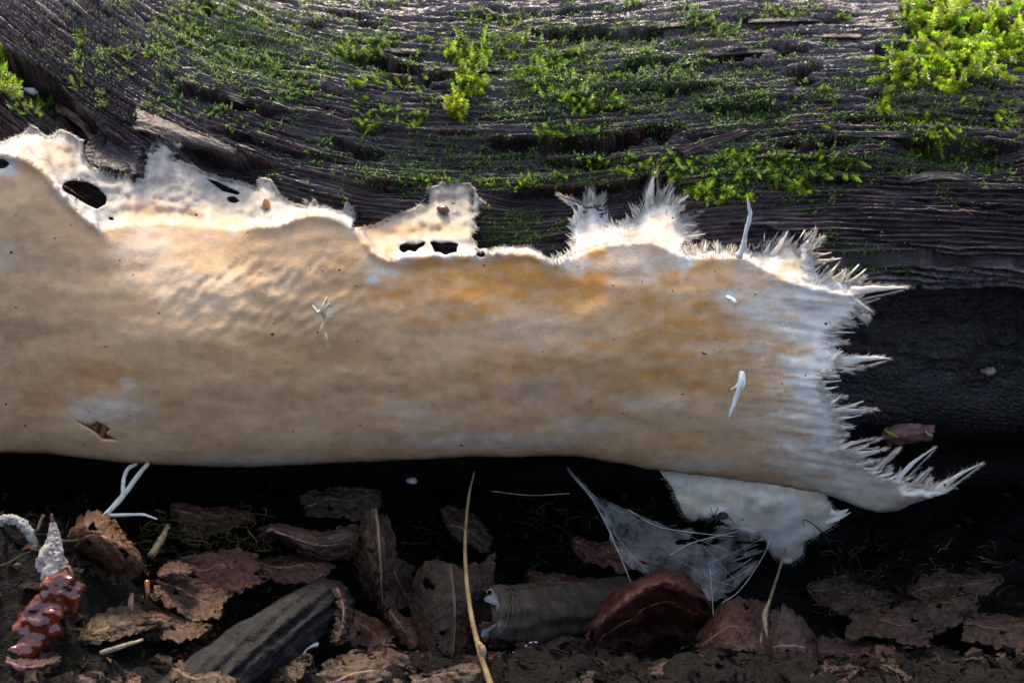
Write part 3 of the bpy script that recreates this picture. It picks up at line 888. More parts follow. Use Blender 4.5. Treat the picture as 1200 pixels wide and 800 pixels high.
for k, (a, b, wd) in enumerate(SPK):
    a = np.array(a, float); b = np.array(b, float)
    ya = float(sheet_y(a[:1], a[1:])[0]) + 0.4
    n = 9
    t = np.linspace(0, 1, n)
    sag = np.array([-(b - a)[1], (b - a)[0]]) * 0.05 * random.uniform(-1, 1)
    p = a[None] + (b - a)[None] * t[:, None] + sag[None] * np.sin(t * math.pi)[:, None]
    yy = ya + 1.0 - 3.0 * t * random.uniform(0.2, 1)
    path = at(p[:, 0], p[:, 1], yy)
    path = path - np.outer(np.ones(n), [0, 0, 0])
    r = 0.33 * wd * PX * (1 - t) ** 1.15 + 0.00012
    V, F = tube(path, r, 8, 0.5, 200 + k, lf=500)
    V = V.copy(); pm = np.concatenate([np.repeat(path[:, 1], 8), path[[0, -1], 1]]); V[:, 1] = pm + (V[:, 1] - pm) * 0.35
    c = np.array([0.74, 0.70, 0.62]) * (0.97 + 0.05 * RS.rand(len(V), 1))
    mk('fringe_spike', local(V, FUN), F, M_FUNGUS, FUN, c, True, {'white': np.ones(len(V))})

def fuzz():
    mb_v = []; mb_f = []; off = 0
    jobs = []
    cx, cy = 780, 440
    O = OUTD
    tang = np.roll(O, -1, 0) - np.roll(O, 1, 0)
    nrm = norm(np.stack([tang[:, 1], -tang[:, 0]], 1))
    sel = np.nonzero(((O[:, 0] > 645) & (O[:, 1] < 330)) | ((O[:, 0] > 890) & (O[:, 1] < 572) & ~((O[:, 1] > 545) & (O[:, 0] < 1000))))[0]
    for _ in range(2000):
        i = sel[RS.randint(len(sel))]
        o = O[i]; rad = norm(o - np.array([cx, cy + 40])); nn = nrm[i] if nrm[i] @ rad > -0.3 else -nrm[i]
        top = o[1] < 300 and o[0] < 900
        wgt = 0.8 if not top else 1.2
        inn = min(RS.exponential(4), 14)
        dr = norm(nn * wgt + rad * 0.8 + np.array([0.35, -0.05]) * (o[0] > 900) + RS.normal(0, .22, 2))
        L = RS.uniform(3, 9)
        jobs.append((o - dr * inn, dr, L, 1.0))
    sel2 = np.nonzero((O[:, 0] > -20) & (O[:, 0] < 650) & (O[:, 1] < 320))[0]
    for _ in range(3200):
        i = sel2[RS.randint(len(sel2))]; nn = nrm[i]
        if fmask(np.array([O[i, 0] + nn[0] * 5]), np.array([O[i, 1] + nn[1] * 5]), MASK.astype(float))[0] > 0: nn = -nn
        dr = norm(nn + RS.normal(0, .35, 2))
        jobs.append((O[i] - dr * RS.uniform(0, 4), dr, RS.uniform(1.5, 5), .6))
    for (a, b, wd) in SPK:       # hairs along the spikes
        a = np.array(a, float); b = np.array(b, float); d = norm(b - a); q = np.array([-d[1], d[0]])
        for _ in range(int(30 + np.linalg.norm(b - a) * 1.8)):
            t = RS.rand(); s = RS.choice([-1, 1])
            base = a + (b - a) * t + q * s * wd * 0.4 * (1 - t) ** .75
            jobs.append((base, norm(d + q * s * RS.uniform(.05, .5)), RS.uniform(4, 13) * (1.15 - .6 * t), .8))
    B = np.array([j[0] for j in jobs]); D = np.array([j[1] for j in jobs]); L = np.array([j[2] for j in jobs]); s = np.array([j[3] for j in jobs])
    ok = fmask(B[:, 0], B[:, 1], MASK.astype(float)) > 0
    k0 = len(jobs)
    y0 = sheet_y(B[:, 0], B[:, 1]) - 0.25
    y0 = np.where(ok, y0, sheet_y(B[:, 0] - D[:, 0] * 8, B[:, 1] - D[:, 1] * 8))
    n = len(B); bend = RS.normal(0, 0.12, n)
    pts = []
    for t in (0, .5, 1.0):
        q = B + D * (L * t)[:, None] + np.stack([-D[:, 1], D[:, 0]], 1) * (bend * L * t * t)[:, None]
        pts.append(at(q[:, 0], q[:, 1], y0 + (-1.2 + 2.2 * RS.rand(n)) * t))
    rr = [0.00016 * s, 0.00011 * s, None]
    tri = np.array([[0, 1.0], [-.87, -.5], [.87, -.5]])
    V = []
    for k in (0, 1):
        d3 = norm(pts[k + 1] - pts[k]); u = norm(np.cross(d3, [0.1, 1, 0.1])); v = np.cross(d3, u)
        for a in tri:
            V.append(pts[k] + rr[k][:, None] * (a[0] * u + a[1] * v))
    V.append(pts[2])
    V = np.stack(V, 1)
    base = np.arange(n)[:, None] * 7
    quads = np.concatenate([base + np.array([[0, 1, 4, 3]]), base + np.array([[1, 2, 5, 4]]), base + np.array([[2, 0, 3, 5]])])
    tris = np.concatenate([base + np.array([[3, 4, 6]]), base + np.array([[4, 5, 6]]), base + np.array([[5, 3, 6]])])
    cc, _ = sheet_colour(B, edge_pts)
    cc = 0.8 * cc + 0.2 * np.array([.76, .72, .64])
    cc = np.repeat(cc[:, None], 7, 1).reshape(-1, 3)
    o = mk('fringe_hairs', local(V.reshape(-1, 3), FUN), [tris, quads], M_FUZZ, FUN, cc)
    tag(o, kind='stuff')
fuzz()
def specks():
    m = MB(); r = np.random.RandomState(61)
    for k in range(60):
        x = r.uniform(-20, 960); R = float(interp(x, RIM)); y = R + (535 - R) * r.uniform(.02, .97)
        y0 = float(sheet_y(np.array([x]), np.array([y]))[0])
        L = r.exponential(.7) + .6; a = r.uniform(0, 3.14)
        p = [(x + t * L * math.cos(a) + r.normal(0, .3), y + t * L * math.sin(a) * .6, y0 - .15) for t in (-1, 0, 1)]
        V, F = tube(pxpath(p, 5), np.array([.3, .8, .9, .7, .2]) * r.uniform(.5, 1.3) * PX, 5, .5, 5000 + k % 30)
        m.add(V, F, [(.05, .03, .02), (.12, .07, .04), (.3, .2, .11), (.55, .5, .4)][r.choice(4, p=[.35, .25, .2, .2])])
    tag(m.build('stuck_debris', M_STRAND, FUN, True, FUN.location), kind='stuff')
specks()
# tall white strand rising from the ledge, forked strand hanging on the face, torn flake
def strand(name, pts, r, n=16, parent=FUN, col=(.8, .8, .74), mat=M_STRAND, lump=.3, seed=5, sides=7):
    path = pxpath(pts, n); rr = np.interp(np.linspace(0, 1, n), np.linspace(0, 1, len(r)), r) * PX
    V, F = tube(path, rr, sides, lump, seed, af=3.0)
    return mk(name, local(V, parent) if parent else V, F, mat, parent, np.broadcast_to(np.array(col, float), (len(V), 3)))
strand('upright_strand', [(866,302,-37),(871,288,-38),(874,272,-39),(879,254,-40),(878,243,-41),(876,233,-42)], [4,2.6,2.4,2.2,1.8,.5])
strand('hanging_strand', [(870,436,-48),(868,446,-50),(866,455,-50.5),(860,474,-51),(853,491,-51)], [3,3.5,3,2.4,.4])
strand('hanging_strand', [(868,444,-49.5),(863,452,-50),(855,457,-50)], [2,1.4,.3])
strand('hanging_strand', [(872,440,-49),(872,450,-50.5),(870,457,-51)], [1.5,1.5,.4])
strand('torn_flake', [(384,348,-47),(378,362,-48.5),(382,375,-48.5),(378,388,-49),(383,402,-49),(386,412,-49)], [1,3.5,2.5,2,3.5,.6], lump=.9, col=(.62,.46,.27))
strand('torn_flake', [(366,358,-47.5),(374,366,-48.5),(386,356,-48.5)], [1,2.4,1], lump=.9, col=(.64,.54,.38))
strand('torn_flake', [(852,348,-46),(860,353,-48),(862,362,-48)], [2,2.6,.6], lump=.8, col=(.8,.79,.74))

# ------------------------------------------------------------------ pale lobe below
LOB = [(764,540),(776,556),(788,572),(796,592),(803,606),(812,610),(822,606),(832,609),(842,608),(852,614),(868,622),(884,626),(898,632),(900,644),(908,656),(920,661),(933,657),(941,648),(941,634),
(952,630),(966,622),(976,616),(980,604),(974,592),(966,582),(980,560),(960,535),(880,520),(800,520)]
LOBD = densify(LOB, 3.0, 2.0, 90)
def lob_y(px, py):
    c = np.sqrt(((px - 870) / 120.) ** 2 + ((py - 575) / 60.) ** 2)
    return -20.0 + 18 * np.clip(c, 0, 1.4) ** 2 + 0.10 * (py - 560) * -0.4 + 1.6 * fbm(px / 24., py / 18., 171, 4) - 4.0 * np.exp(-(((px - 920) / 24.) ** 2 + ((py - 645) / 18.) ** 2))
LOBE = empty('pale_fungus_lobe', at(870, 560, -8), 'soft whitish fungus lobe hanging under the fringe above the cobweb', 'fungus')
lv, lf, lq, _ = sheet_mesh(LOBD, [], lob_y, 4.6, lambda x, y: 9.0 + 0 * x)
ln = fbm(lq[:, 0] / 26., lq[:, 1] / 14., 175, 4); lo_ = sst(-.2, .7, ln + 0.6 - np.abs(lq[:, 1] - 585) / 30.)[:, None] * 0.5
lc = np.array([0.74, 0.69, 0.58]) * (1 - lo_) + np.array([0.55, 0.42, 0.25]) * lo_
mk('lobe_body', local(lv, LOBE), lf, M_FUNGUS, LOBE, lc, True, {'white': np.ones(len(lc))})
for k, (p, r) in enumerate([([(972,600,-12),(984,602,-12),(994,596,-13)], [4,5,.6]), ([(968,612,-12),(980,608,-13),(997,600,-13)], [4,3,.5]), ([(960,575,-13),(974,571,-14),(984,580,-14)], [4,3,.5])]):
    strand('lobe_tuft', p, r, 10, LOBE, (.64, .6, .5), M_FUNGUS, .4, 300 + k)
def lobe_hairs():
    n = 1600
    O = LOBD; i = RS.randint(0, len(O), n); O = O[i]; O = O[(O[:, 1] > 560)]; n = len(O)
    d = norm(O - np.array([870, 570]) + RS.normal(0, 14, (n, 2))); L = RS.uniform(3, 9, n)[:, None]
    B = O - d * RS.exponential(3, (n, 1)); q = np.stack([-d[:, 1], d[:, 0]], 1) * .45
    y = lob_y(B[:, 0], B[:, 1]) + RS.uniform(0, 4, n); T = B + d * L
    V = np.stack([at(B[:, 0] + q[:, 0], B[:, 1] + q[:, 1], y), at(B[:, 0] - q[:, 0], B[:, 1] - q[:, 1], y), at(B[:, 0], B[:, 1], y - .3), at(T[:, 0], T[:, 1], y)], 1)
    k = np.arange(n)[:, None] * 4
    F = np.concatenate([k + np.array([f]) for f in ([0, 1, 3], [1, 2, 3], [2, 0, 3])])
    tag(mk('lobe_hairs', local(V.reshape(-1, 3), LOBE), F, M_FUZZ, LOBE, np.broadcast_to((.66, .63, .55), (4 * n, 3))), kind='stuff')
lobe_hairs()

# ================================================================== LOOSE WOOD ON THE LOG
def patch(ctrl, nu, nv, thick, crumple=0.0, cf=4.0, jag=0.0, seed=1, width=None, holes=(), parent=None, veins=0.0, tears=0.0, ridge=0.0):
    """sheet through a small net of (px,py,ymm) points, with thickness, crumpling, ragged edge and holes"""
    C = np.array(ctrl, float)
    W = at(C[..., 0], C[..., 1], C[..., 2])
    fine = 60
    G = crspline(W, fine)
    G = np.swapaxes(crspline(np.swapaxes(G, 0, 1), fine), 0, 1)   # [v, u]
    v, u = np.meshgrid(np.linspace(0, 1, nv), np.linspace(0, 1, nu), indexing='ij')
    if width is not None:
        wv = interp(u, width)
    else:
        wv = np.ones_like(u)
    jn = jag * (fbm(u * 9 + seed, np.sign(v - .5) * 3.0 + seed, seed, 4))
    vv = .5 + (v - .5) * np.clip(wv + jn, 0.02, 1.15)
    un = .5 + (u - .5) * (1 + jag * 0.8 * fbm(v * 7 + seed, np.sign(u - .5) * 2.0, seed + 3, 4))
    def samp(a, b):
        a = np.clip(a, 0, 1) * (fine - 1); b = np.clip(b, 0, 1) * (fine - 1)
        i = np.minimum(a.astype(int), fine - 2); j = np.minimum(b.astype(int), fine - 2); fa = (a - i)[..., None]; fb = (b - j)[..., None]
        return (G[i, j] * (1 - fa) + G[i + 1, j] * fa) * (1 - fb) + (G[i, j + 1] * (1 - fa) + G[i + 1, j + 1] * fa) * fb
    P = samp(vv, un)
    N = norm(np.cross(np.gradient(P, axis=1), np.gradient(P, axis=0)))
    size = np.linalg.norm(P[0, 0] - P[-1, -1])
    h = crumple * size * fbm(u * cf + seed, v * cf - seed, seed + 7, 4, .55)
    h = h + 0.45 * crumple * size * (np.abs(noise(u * cf * 2.1 + seed, v * cf * 2.1, seed + 8)) + .5 * np.abs(noise(u * cf * 4.6, v * cf * 4.6 + seed, seed + 12)) - .3)
    h = h + ridge * noise(u * 2.0, v * 16.0 + seed, seed + 9) + 0.5 * ridge * noise(u * 4.0, v * 34.0, seed + 10)
    vm = np.zeros(u.shape)
    if veins:
        s = np.abs(v - .5); ph = (u * 7 - s * 4.0); vein = np.exp(-(((ph - np.round(ph)) / .09) ** 2)) * sst(0.0, .05, s) + np.exp(-((v - .5) / .025) ** 2)
        h = h + veins * vein; vm = vein
    P = P + N * h[..., None]
    F = grid_faces(nv, nu)
    uf = np.stack([u.ravel(), v.ravel()], 1)
    fc = uf[F].mean(1)
    keep = np.ones(len(F), bool)
    for (hu, hv, hr) in holes:
        d = np.sqrt((fc[:, 0] - hu) ** 2 + ((fc[:, 1] - hv) * 0.8) ** 2)
        keep &= d > hr * (1 + .45 * fbm(fc[:, 0] * 12, fc[:, 1] * 12, seed + 20, 2))
    if tears:
        e = np.minimum(np.minimum(fc[:, 0], 1 - fc[:, 0]), np.minimum(fc[:, 1], 1 - fc[:, 1]))
        keep &= e > tears * np.clip(fbm(fc[:, 0] * 5 + seed, fc[:, 1] * 5, seed + 23, 3) - .05, 0, 1)
    F = F[keep]
    n = nu * nv
    V = np.concatenate([(P + N * thick / 2).reshape(-1, 3), (P - N * thick / 2).reshape(-1, 3)])
    ee = np.concatenate([F[:, [0, 1]], F[:, [1, 2]], F[:, [2, 3]], F[:, [3, 0]]])
    _, inv, cnt = np.unique(np.sort(ee, 1), axis=0, return_inverse=True, return_counts=True)
    be = ee[cnt[inv.ravel()] == 1]
    side = np.stack([be[:, 1], be[:, 0], be[:, 0] + n, be[:, 1] + n], -1)
    Fs = np.concatenate([F, F[:, ::-1] + n, side])
    used = np.zeros(2 * n, bool); used[Fs.ravel()] = True
    mp = np.cumsum(used) - 1
    return V[used], mp[Fs], P, np.concatenate([np.tile(uf, (2, 1)), np.tile(vm.reshape(-1, 1), (2, 1))], 1)[used]

def wood_piece(name, rows, off, col, thick=.0015, nu=70, nv=24, crumple=.012, jag=.25, ridge=.0003, seed=1, lift=0.0):
    """a loose strip laid on the wood: rows of (px,py), off = mm in front of it"""
    C = []
    for i, r in enumerate(rows):
        rr = []
        for (x, y) in r:
            rr.append((x, y, float(wood_ym(np.array([x]), np.array([y]))[0]) - off * .25 - lift * i * .6))
        C.append(rr)
    V, F, P, uv = patch(C, nu, nv, thick, crumple, 3, jag, seed, ridge=ridge)
    n = fbm(uv[:, 0] * 3, uv[:, 1] * 22, seed + 40, 3)
    c = np.array(col) * .36 * (1 + .45 * n)[:, None]
    return mk(name, local(V, LOG), F, M_STRIP, LOG, c)
M_STRIP = material('split_wood', m_plain(0.4, 0.001, 500, 0.5, (0.4, 1.6), 260))
wood_piece('bark_scale', [[(158,128),(182,138),(228,156),(278,176)],[(160,140),(184,149),(222,163),(276,181)],[(155,152),(182,160),(210,169),(270,187)]], 3.5, (.24,.165,.125), seed=3, lift=1.0, ridge=.0002)
wood_piece('wood_chunk', [[(106,164),(132,160),(166,172)],[(97,183),(132,180),(169,190)],[(108,199),(135,205),(168,209)]], 9.0, (.17,.125,.13), thick=.004, seed=5, ridge=.0006, nv=40)
wood_piece('splinter', [[(70,124),(90,135),(112,160)],[(66,130),(86,142),(108,166)]], 3.0, (.26,.13,.06), nv=10, seed=7)
wood_piece('splinter', [[(795,176),(832,161),(876,151)],[(800,185),(840,171),(876,158)]], 3.0, (.16,.08,.06), nv=12, seed=11)
wood_piece('splinter', [[(1055,208),(1095,203),(1140,206)],[(1055,216),(1098,212),(1140,213)]], 1.5, (.1,.08,.075), nv=12, seed=12)
rr = random.Random(5)
for k in range(22):
    pts = CR[rr.choice([1, 8, 9, 10, 11, 13, 15, 17, 19, 20, 32, 36, 39, 41, 42, 0, 6])][0]
    P_ = np.array(pts, float); x0 = rr.uniform(P_[0, 0], P_[-1, 0]); L = rr.uniform(35, 110); wd = rr.uniform(3, 7)
    xs = np.linspace(x0, x0 + L, 4)
    ys = np.interp(x0, P_[:, 0], P_[:, 1]) + (Gx(xs) - Gx(x0)) - wd + rr.uniform(-9, 4)
    if ys.max() > 200 or xs.max() > 1215 or ys.min() < 2: continue
    c = rr.choice([(.12,.09,.085),(.18,.09,.06),(.14,.12,.115),(.08,.055,.05)])
    wood_piece('splinter', [[(x, y - wd / 2) for x, y in zip(xs, ys)], [(x, y + wd / 2) for x, y in zip(xs, ys)]], rr.uniform(.8, 1.8), c, thick=.0009, nu=40, nv=8, jag=.5, seed=500 + k, ridge=.00015)

# ================================================================== MOSS
def shoot_mesh(seed, nleaf, leaf, wid, spread, bend, flat=0.0):
    r = np.random.RandomState(seed)
    t = np.linspace(0, 1, 7)
    ang = r.rand() * 6.28
    path = np.stack([np.cos(ang) * bend * t ** 2, np.sin(ang) * bend * t ** 2, t], 1)
    V, F = tube(path, 0.018 * (1.2 - t), 4)
    m = MB(); m.add(V, F, (.10, .075, .03))
    lt = np.linspace(.06, 1.0, nleaf)
    B = np.stack([np.interp(lt, t, path[:, k]) for k in range(3)], 1)
    T = norm(np.stack([np.interp(lt, t, np.gradient(path, axis=0)[:, k]) for k in range(3)], 1))
    phi = np.arange(nleaf) * 2.4 + r.normal(0, .3, nleaf)
    if flat: phi = np.where(np.arange(nleaf) % 2, 0, math.pi) * flat + phi * (1 - flat)
    rad = np.stack([np.cos(phi), np.sin(phi), 0 * phi], 1)
    rad = norm(rad - T * (rad * T).sum(1, keepdims=True))
    up = sst(.55, 1, lt)[:, None]
    D = norm(rad * spread * (1 - .55 * up) + T * (.45 + .6 * up) + r.normal(0, .15, (nleaf, 3)))
    sd_ = norm(np.cross(D, T + 1e-3)); nn = np.cross(sd_, D)
    L = (leaf * (1.05 - .45 * lt) * r.uniform(.75, 1.2, nleaf))[:, None]; W = L * wid
    tip = B + D * L - nn * L * .18 ; mid = B + D * L * .42 + nn * L * .05
    Q = np.stack([B, mid + sd_ * W, tip, mid - sd_ * W, mid - nn * W * .35], 1).reshape(-1, 3)
    i = np.arange(nleaf)[:, None] * 5
    Fq = np.concatenate([i + np.array([[0, 1, 4]]), i + np.array([[1, 2, 4]]), i + np.array([[2, 3, 4]]), i + np.array([[3, 0, 4]])])
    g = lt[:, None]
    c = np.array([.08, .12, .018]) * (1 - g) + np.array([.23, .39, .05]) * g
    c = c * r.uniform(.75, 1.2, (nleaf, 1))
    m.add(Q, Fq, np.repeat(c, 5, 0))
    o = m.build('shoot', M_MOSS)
    me = o.data
    bpy.data.objects.remove(o)
    return me
FEATHER = [shoot_mesh(600 + k, 54, .26, .22, 1.0, .35) for k in range(5)]
FROND = [shoot_mesh(640 + k, 60, .34, .26, 1.15, .45, .8) for k in range(5)]
TUFT = [shoot_mesh(680 + k, 34, .42, .16, .75, .25) for k in range(4)]

def orient(d, spin):
    q = Vector(d).to_track_quat('Z', 'Y')
    return (q.to_matrix() @ Matrix.Rotation(spin, 3, 'Z')).to_quaternion()

MOSSN = [0]
def moss(label, spots, meshes, n, size, tint=(1, 1, 1), outw=1.0, down=0.3, rnd=.6, side=(0, 0), extra=None):
    """spots: ellipses (px,py,rx,ry); n shoots spread over them, each its own object"""
    MOSSN[0] += 1
    r = np.random.RandomState(900 + MOSSN[0])
    s0, _ = surf(np.array([spots[0][0]]), np.array([spots[0][1]]))
    root = empty('moss_clump', s0[0], label, 'moss', 'moss clumps on the log')
    area = np.array([s[2] * s[3] for s in spots], float); area /= area.sum()
    for k in range(min(290, int(n * 1.45))):
        s = spots[r.choice(len(spots), p=area)]
        while True:
            a = r.uniform(-1, 1, 2)
            if a @ a < 1: break
        x, y = s[0] + a[0] * s[2], s[1] + a[1] * s[3]
        P, N = surf(np.array([x]), np.array([y])); P = P[0]; N = N[0]
        d = norm(N * outw + np.array([side[0], -.15, -down + side[1]]) + r.normal(0, rnd, 3) * np.array([1, .4, .7]))
        o = bpy.data.objects.new('shoot', meshes[r.randint(len(meshes))])
        COL.objects.link(o)
        o.parent = root
        L = size * .74 * PX * r.uniform(.5, 1.3)
        o.location = Vector(P - N * 0.0006 - np.array(root.location))
        o.rotation_mode = 'QUATERNION'
        o.rotation_quaternion = orient(d, r.rand() * 6.28)
        o.scale = (L, L, L * r.uniform(.85, 1.2))
        v = r.uniform(.8, 1.2)
        o.color = (tint[0] * v * r.uniform(.85, 1.2), tint[1] * v, tint[2] * v, 1)
    return root
YG = (1.5, 1.35, .8); BR = (1.15, 1.2, .9); DK = (.6, .8, .8); GR = (.85, 1.05, 1.3)
moss('thick bright yellow-green moss mat spilling over the top edge of the log', [(1130,40,70,36),(1090,15,50,16),(1170,70,34,28),(1110,85,34,20),(1185,20,24,22),(1070,60,20,12)], FROND, 250, 30, (2.0, 1.75, 1.0), .9, .25, .5)
moss('pair of tall pale green moss shoots above the yellow tuft', [(538,62,12,16),(558,72,12,18),(548,100,20,16)], FROND, 55, 24, YG, 1, .2, .45)
moss('small round yellow-green moss tuft sitting alone on bare wood', [(535,131,10,9)], TUFT, 34, 24, (1.9,1.35,.7), 1, -.1, .6)
moss('loose green moss tangle trailing down the middle cracks', [(650,70,40,18),(665,105,34,20),(640,150,14,14),(680,150,14,16),(700,118,30,14),(600,52,40,16),(620,90,24,16)], FEATHER, 150, 21, BR, 1, .35, .7)
moss('low pale green moss mat on the upper wood beside the dark diagonal split', [(230,22,46,16),(270,8,50,12),(205,42,34,12),(300,20,24,12),(185,60,20,10)], FEATHER, 140, 13, (1.2,1.25,1.1), 1, .1, .7)
moss('dark green moss row on the lip of the diagonal split', [(290,72,36,10),(325,82,18,12),(262,66,18,8),(345,105,26,14),(200,112,26,10)], FEATHER, 90, 15, GR, 1, .2, .6)
moss('green moss fringe hanging from the stepped crack', [(425,130,12,26),(455,135,20,14),(490,140,20,10),(420,60,34,16),(470,55,40,14),(450,95,50,10)], FEATHER, 120, 19, BR, .9, .5, .5)
moss('green moss band hanging above the white fungus spikes', [(690,190,26,9),(730,192,30,8),(780,192,34,12),(660,200,10,10)], FEATHER, 80, 20, BR, .9, .55, .6)
moss('wet dark moss shelf with bright tips over the white strand', [(830,195,44,18),(880,190,50,20),(930,200,40,22),(850,225,40,9),(970,195,40,22)], FEATHER, 150, 20, (.9,1.0,.85), .9, .5, .6)
moss('bright moss tips catching light on the dark shelf end', [(818,222,10,6),(843,228,9,6),(938,218,9,7),(875,232,5,4)], TUFT, 40, 20, (1.5,1.5,.8), 1, .1, .6)
moss('small moss cluster on the wood left of the reddish splinter', [(812,24,14,14),(850,38,20,10),(835,22,10,8)], FEATHER, 55, 16, BR, 1, .1, .6)
moss('moss runners dangling below the bright mat', [(1100,150,24,14),(1135,145,16,20),(1175,140,20,16),(1085,130,20,8),(1150,115,40,8)], FEATHER, 70, 22, (1.2,1.15,.8), .7, .8, .4)
moss('moss strip along the lower ledge beneath the dangling runners', [(1120,180,46,10),(1075,176,14,12),(1165,192,24,10),(1150,200,14,10)], FEATHER, 75, 17, BR, .8, .5, .6)
moss('bright moss tuft at the very edge beside the broken slab', [(6,78,8,16),(14,106,14,9),(-8,100,12,14)], TUFT, 50, 24, YG, 1, -.2, .5)
moss('mossy fringe on the small ledge under the broken slab', [(48,118,22,8),(30,128,20,8),(62,128,10,8)], FEATHER, 50, 16, (1.1,1.1,.8), 1, .1, .7)
moss('single narrow moss strand climbing across the ribbed wood', [(97,45,5,14),(93,70,5,18),(90,98,9,8),(146,72,5,12)], FEATHER, 70, 12, (1.2,1.2,.7), .8, -.1, .6)
moss('grey-green moss scatter between the two long cracks', [(730,55,44,12),(780,85,40,14),(720,95,30,12),(770,112,44,8)], FEATHER, 110, 13, GR, 1, .15, .7)
moss('brownish moss tassel hanging from the short step', [(968,122,12,26),(955,95,14,10),(935,112,6,8)], FEATHER, 46, 18, (1.0,.95,.8), .6, 1.0, .35)
moss('tiny moss sprigs along the rim above the dark hollow', [(505,208,22,5),(530,212,14,5),(575,212,20,6),(610,214,16,8)], FEATHER, 60, 13, BR, 1, .2, .6)
moss('pointed moss shoots lying across the ribbed wood beside the bright mat', [(1040,68,16,8),(1055,95,20,8),(1035,118,10,6),(1065,78,14,8)], FROND, 40, 24, YG, .8, .4, .5)
moss('thin moss patch along the top edge near the middle', [(450,6,30,6),(560,20,20,8),(745,4,16,6),(600,28,16,8)], FEATHER, 60, 13, YG, 1, 0, .6)
moss('thin moss patch along the top edge beside the bright mat', [(930,14,40,7),(890,30,20,8),(985,22,16,6)], FEATHER, 50, 14, YG, 1, 0, .6)
moss('dull moss smear above the overhanging bark scale', [(175,130,20,10),(240,130,40,8),(300,150,40,8),(375,172,20,10)], FEATHER, 80, 12, GR, 1, .1, .7)
moss('greyish moss crust around the short vertical break', [(860,108,40,12),(900,135,30,10),(830,130,24,12)], FEATHER, 80, 12, GR, 1, .1, .8)
moss('faint dark moss on the wood beside the pointed fringe', [(1010,310,26,8),(1060,318,20,8),(945,242,10,10),(958,278,6,5)], FEATHER, 46, 12, DK, 1, .2, .7)
moss('sparse moss threads inside the dark hollow', [(625,262,18,20),(600,285,20,6),(735,262,10,4)], FEATHER, 30, 12, DK, 1, .2, .7)
moss('tiny green sprig growing through the torn white margin', [(76,232,3,3)], TUFT, 10, 14, YG, 1.5, 0, .3)

def moss_film():
    n = 90000
    px = RS.uniform(-30, 1230, n * 3); py = RS.uniform(-20, 330, n * 3)
    a = np.full(px.shape, -1.0)
    for (x, y, rx, ry) in ALGAE + [(300,60,190,75),(700,90,280,95),(560,190,220,32),(1080,130,140,80),(900,190,160,40)]:
        a = np.maximum(a, 1 - np.sqrt(((px - x) / (rx * 1.15)) ** 2 + ((py - y) / (ry * 1.15)) ** 2))
    a = a + 0.9 * fbm(px / 26., py / 13., 701, 4) - .08
    ok = (RS.rand(len(px)) < sst(.1, .8, a)) & (fmask(px, py) < .3)
    px, py = px[ok][:n], py[ok][:n]
    P, N = surf(px, py); n = len(P)
    P = P + RS.normal(0, .0004, P.shape)
    D = norm(N * .7 + RS.normal(0, .8, (n, 3))); sd_ = norm(np.cross(D, RS.normal(0, 1, (n, 3))))
    L = RS.uniform(.0004, .0013, n)[:, None]
    Q = np.stack([P - N * .0003, P + D * L * .5 + sd_ * L * .28, P + D * L, P + D * L * .5 - sd_ * L * .28], 1).reshape(-1, 3)
    i = np.arange(n)[:, None] * 4
    t = RS.rand(n, 1); c = np.array([.08, .13, .035]) * (1 - t) + np.array([.26, .41, .10]) * t
    F = np.concatenate([i + np.array([[0, 1, 2]]), i + np.array([[0, 2, 3]])])
    o = mk('moss_film', Q, F, M_MOSS, None, np.repeat(c, 4, 0), False)
    tag(o, 'thin film of tiny green moss leaves over the wet wood', 'moss', None, 'stuff')
moss_film()

# ================================================================== SMALL THINGS ON LOG AND FUNGUS
def lump(name, px, py, y, rx, ry, rz, ang, col, mat, label, cat, seed=1, bumpy=.08, taper=.25):
    """seed-like body: rx, ry in photo px, rz mm deep"""
    n, s = 14, 14
    th = np.linspace(0.06, math.pi - .06, n); ph = np.arange(s) / s * 2 * math.pi
    X = np.cos(th)[:, None] * np.ones(s); R = np.sin(th)[:, None] * (1 + taper * np.cos(th)[:, None])
    Y = R * np.cos(ph); Z = R * np.sin(ph)
    k = 1 + bumpy * fbm(X * 2 + seed, Y * 2 + Z, seed, 3)
    X, Y, Z = X * k * rx * PX, Y * k * ry * PX, Z * k * rz * .001
    ca, sa = math.cos(ang), math.sin(ang)
    c0 = at(px, py, y)
    root = empty(name, c0, label, cat)
    V = np.stack([X * ca - Y * sa, -Z, -(X * sa + Y * ca)], -1).reshape(-1, 3)
    i = np.arange(n - 1)[:, None] * s; j = np.arange(s)[None]; j2 = (j + 1) % s
    F = [np.stack([i + j, i + s + j, i + s + j2, i + j2], -1).reshape(-1, 4)]
    V = np.concatenate([V, V[:s].mean(0, keepdims=True), V[-s:].mean(0, keepdims=True)])
    jj = np.arange(s)
    F.append(np.stack([np.full(s, n * s), jj, (jj + 1) % s], -1)); F.append(np.stack([np.full(s, n * s + 1), (n - 1) * s + (jj + 1) % s, (n - 1) * s + jj], -1))
    g = np.clip((V[:, 0] / (rx * PX) + 1) / 2, 0, 1)[:, None]
    c = np.array(col) * (.7 + .6 * g)
    sh_ = mk('shell', V, F, mat, root, c)
    tip = V[0:s].mean(0)
    Vt, Ft = tube(np.stack([tip * .96, tip * 1.12]), [0.16 * ry * PX, .05 * ry * PX], 6)
    mk('hilum', Vt, Ft, mat, sh_, np.broadcast_to(np.array(col) * .5, (len(Vt), 3)))
    return root
def sy(x, y): return float(sheet_y(np.array([float(x)]), np.array([float(y)]))[0])
lump('seed', 519, 246, sy(519, 246) - 1.2, 7.5, 5.2, 1.6, .25, (.09, .025, .015), M_SEED, 'dark red-brown seed on the white flap above the two slots', 'seed', 3)
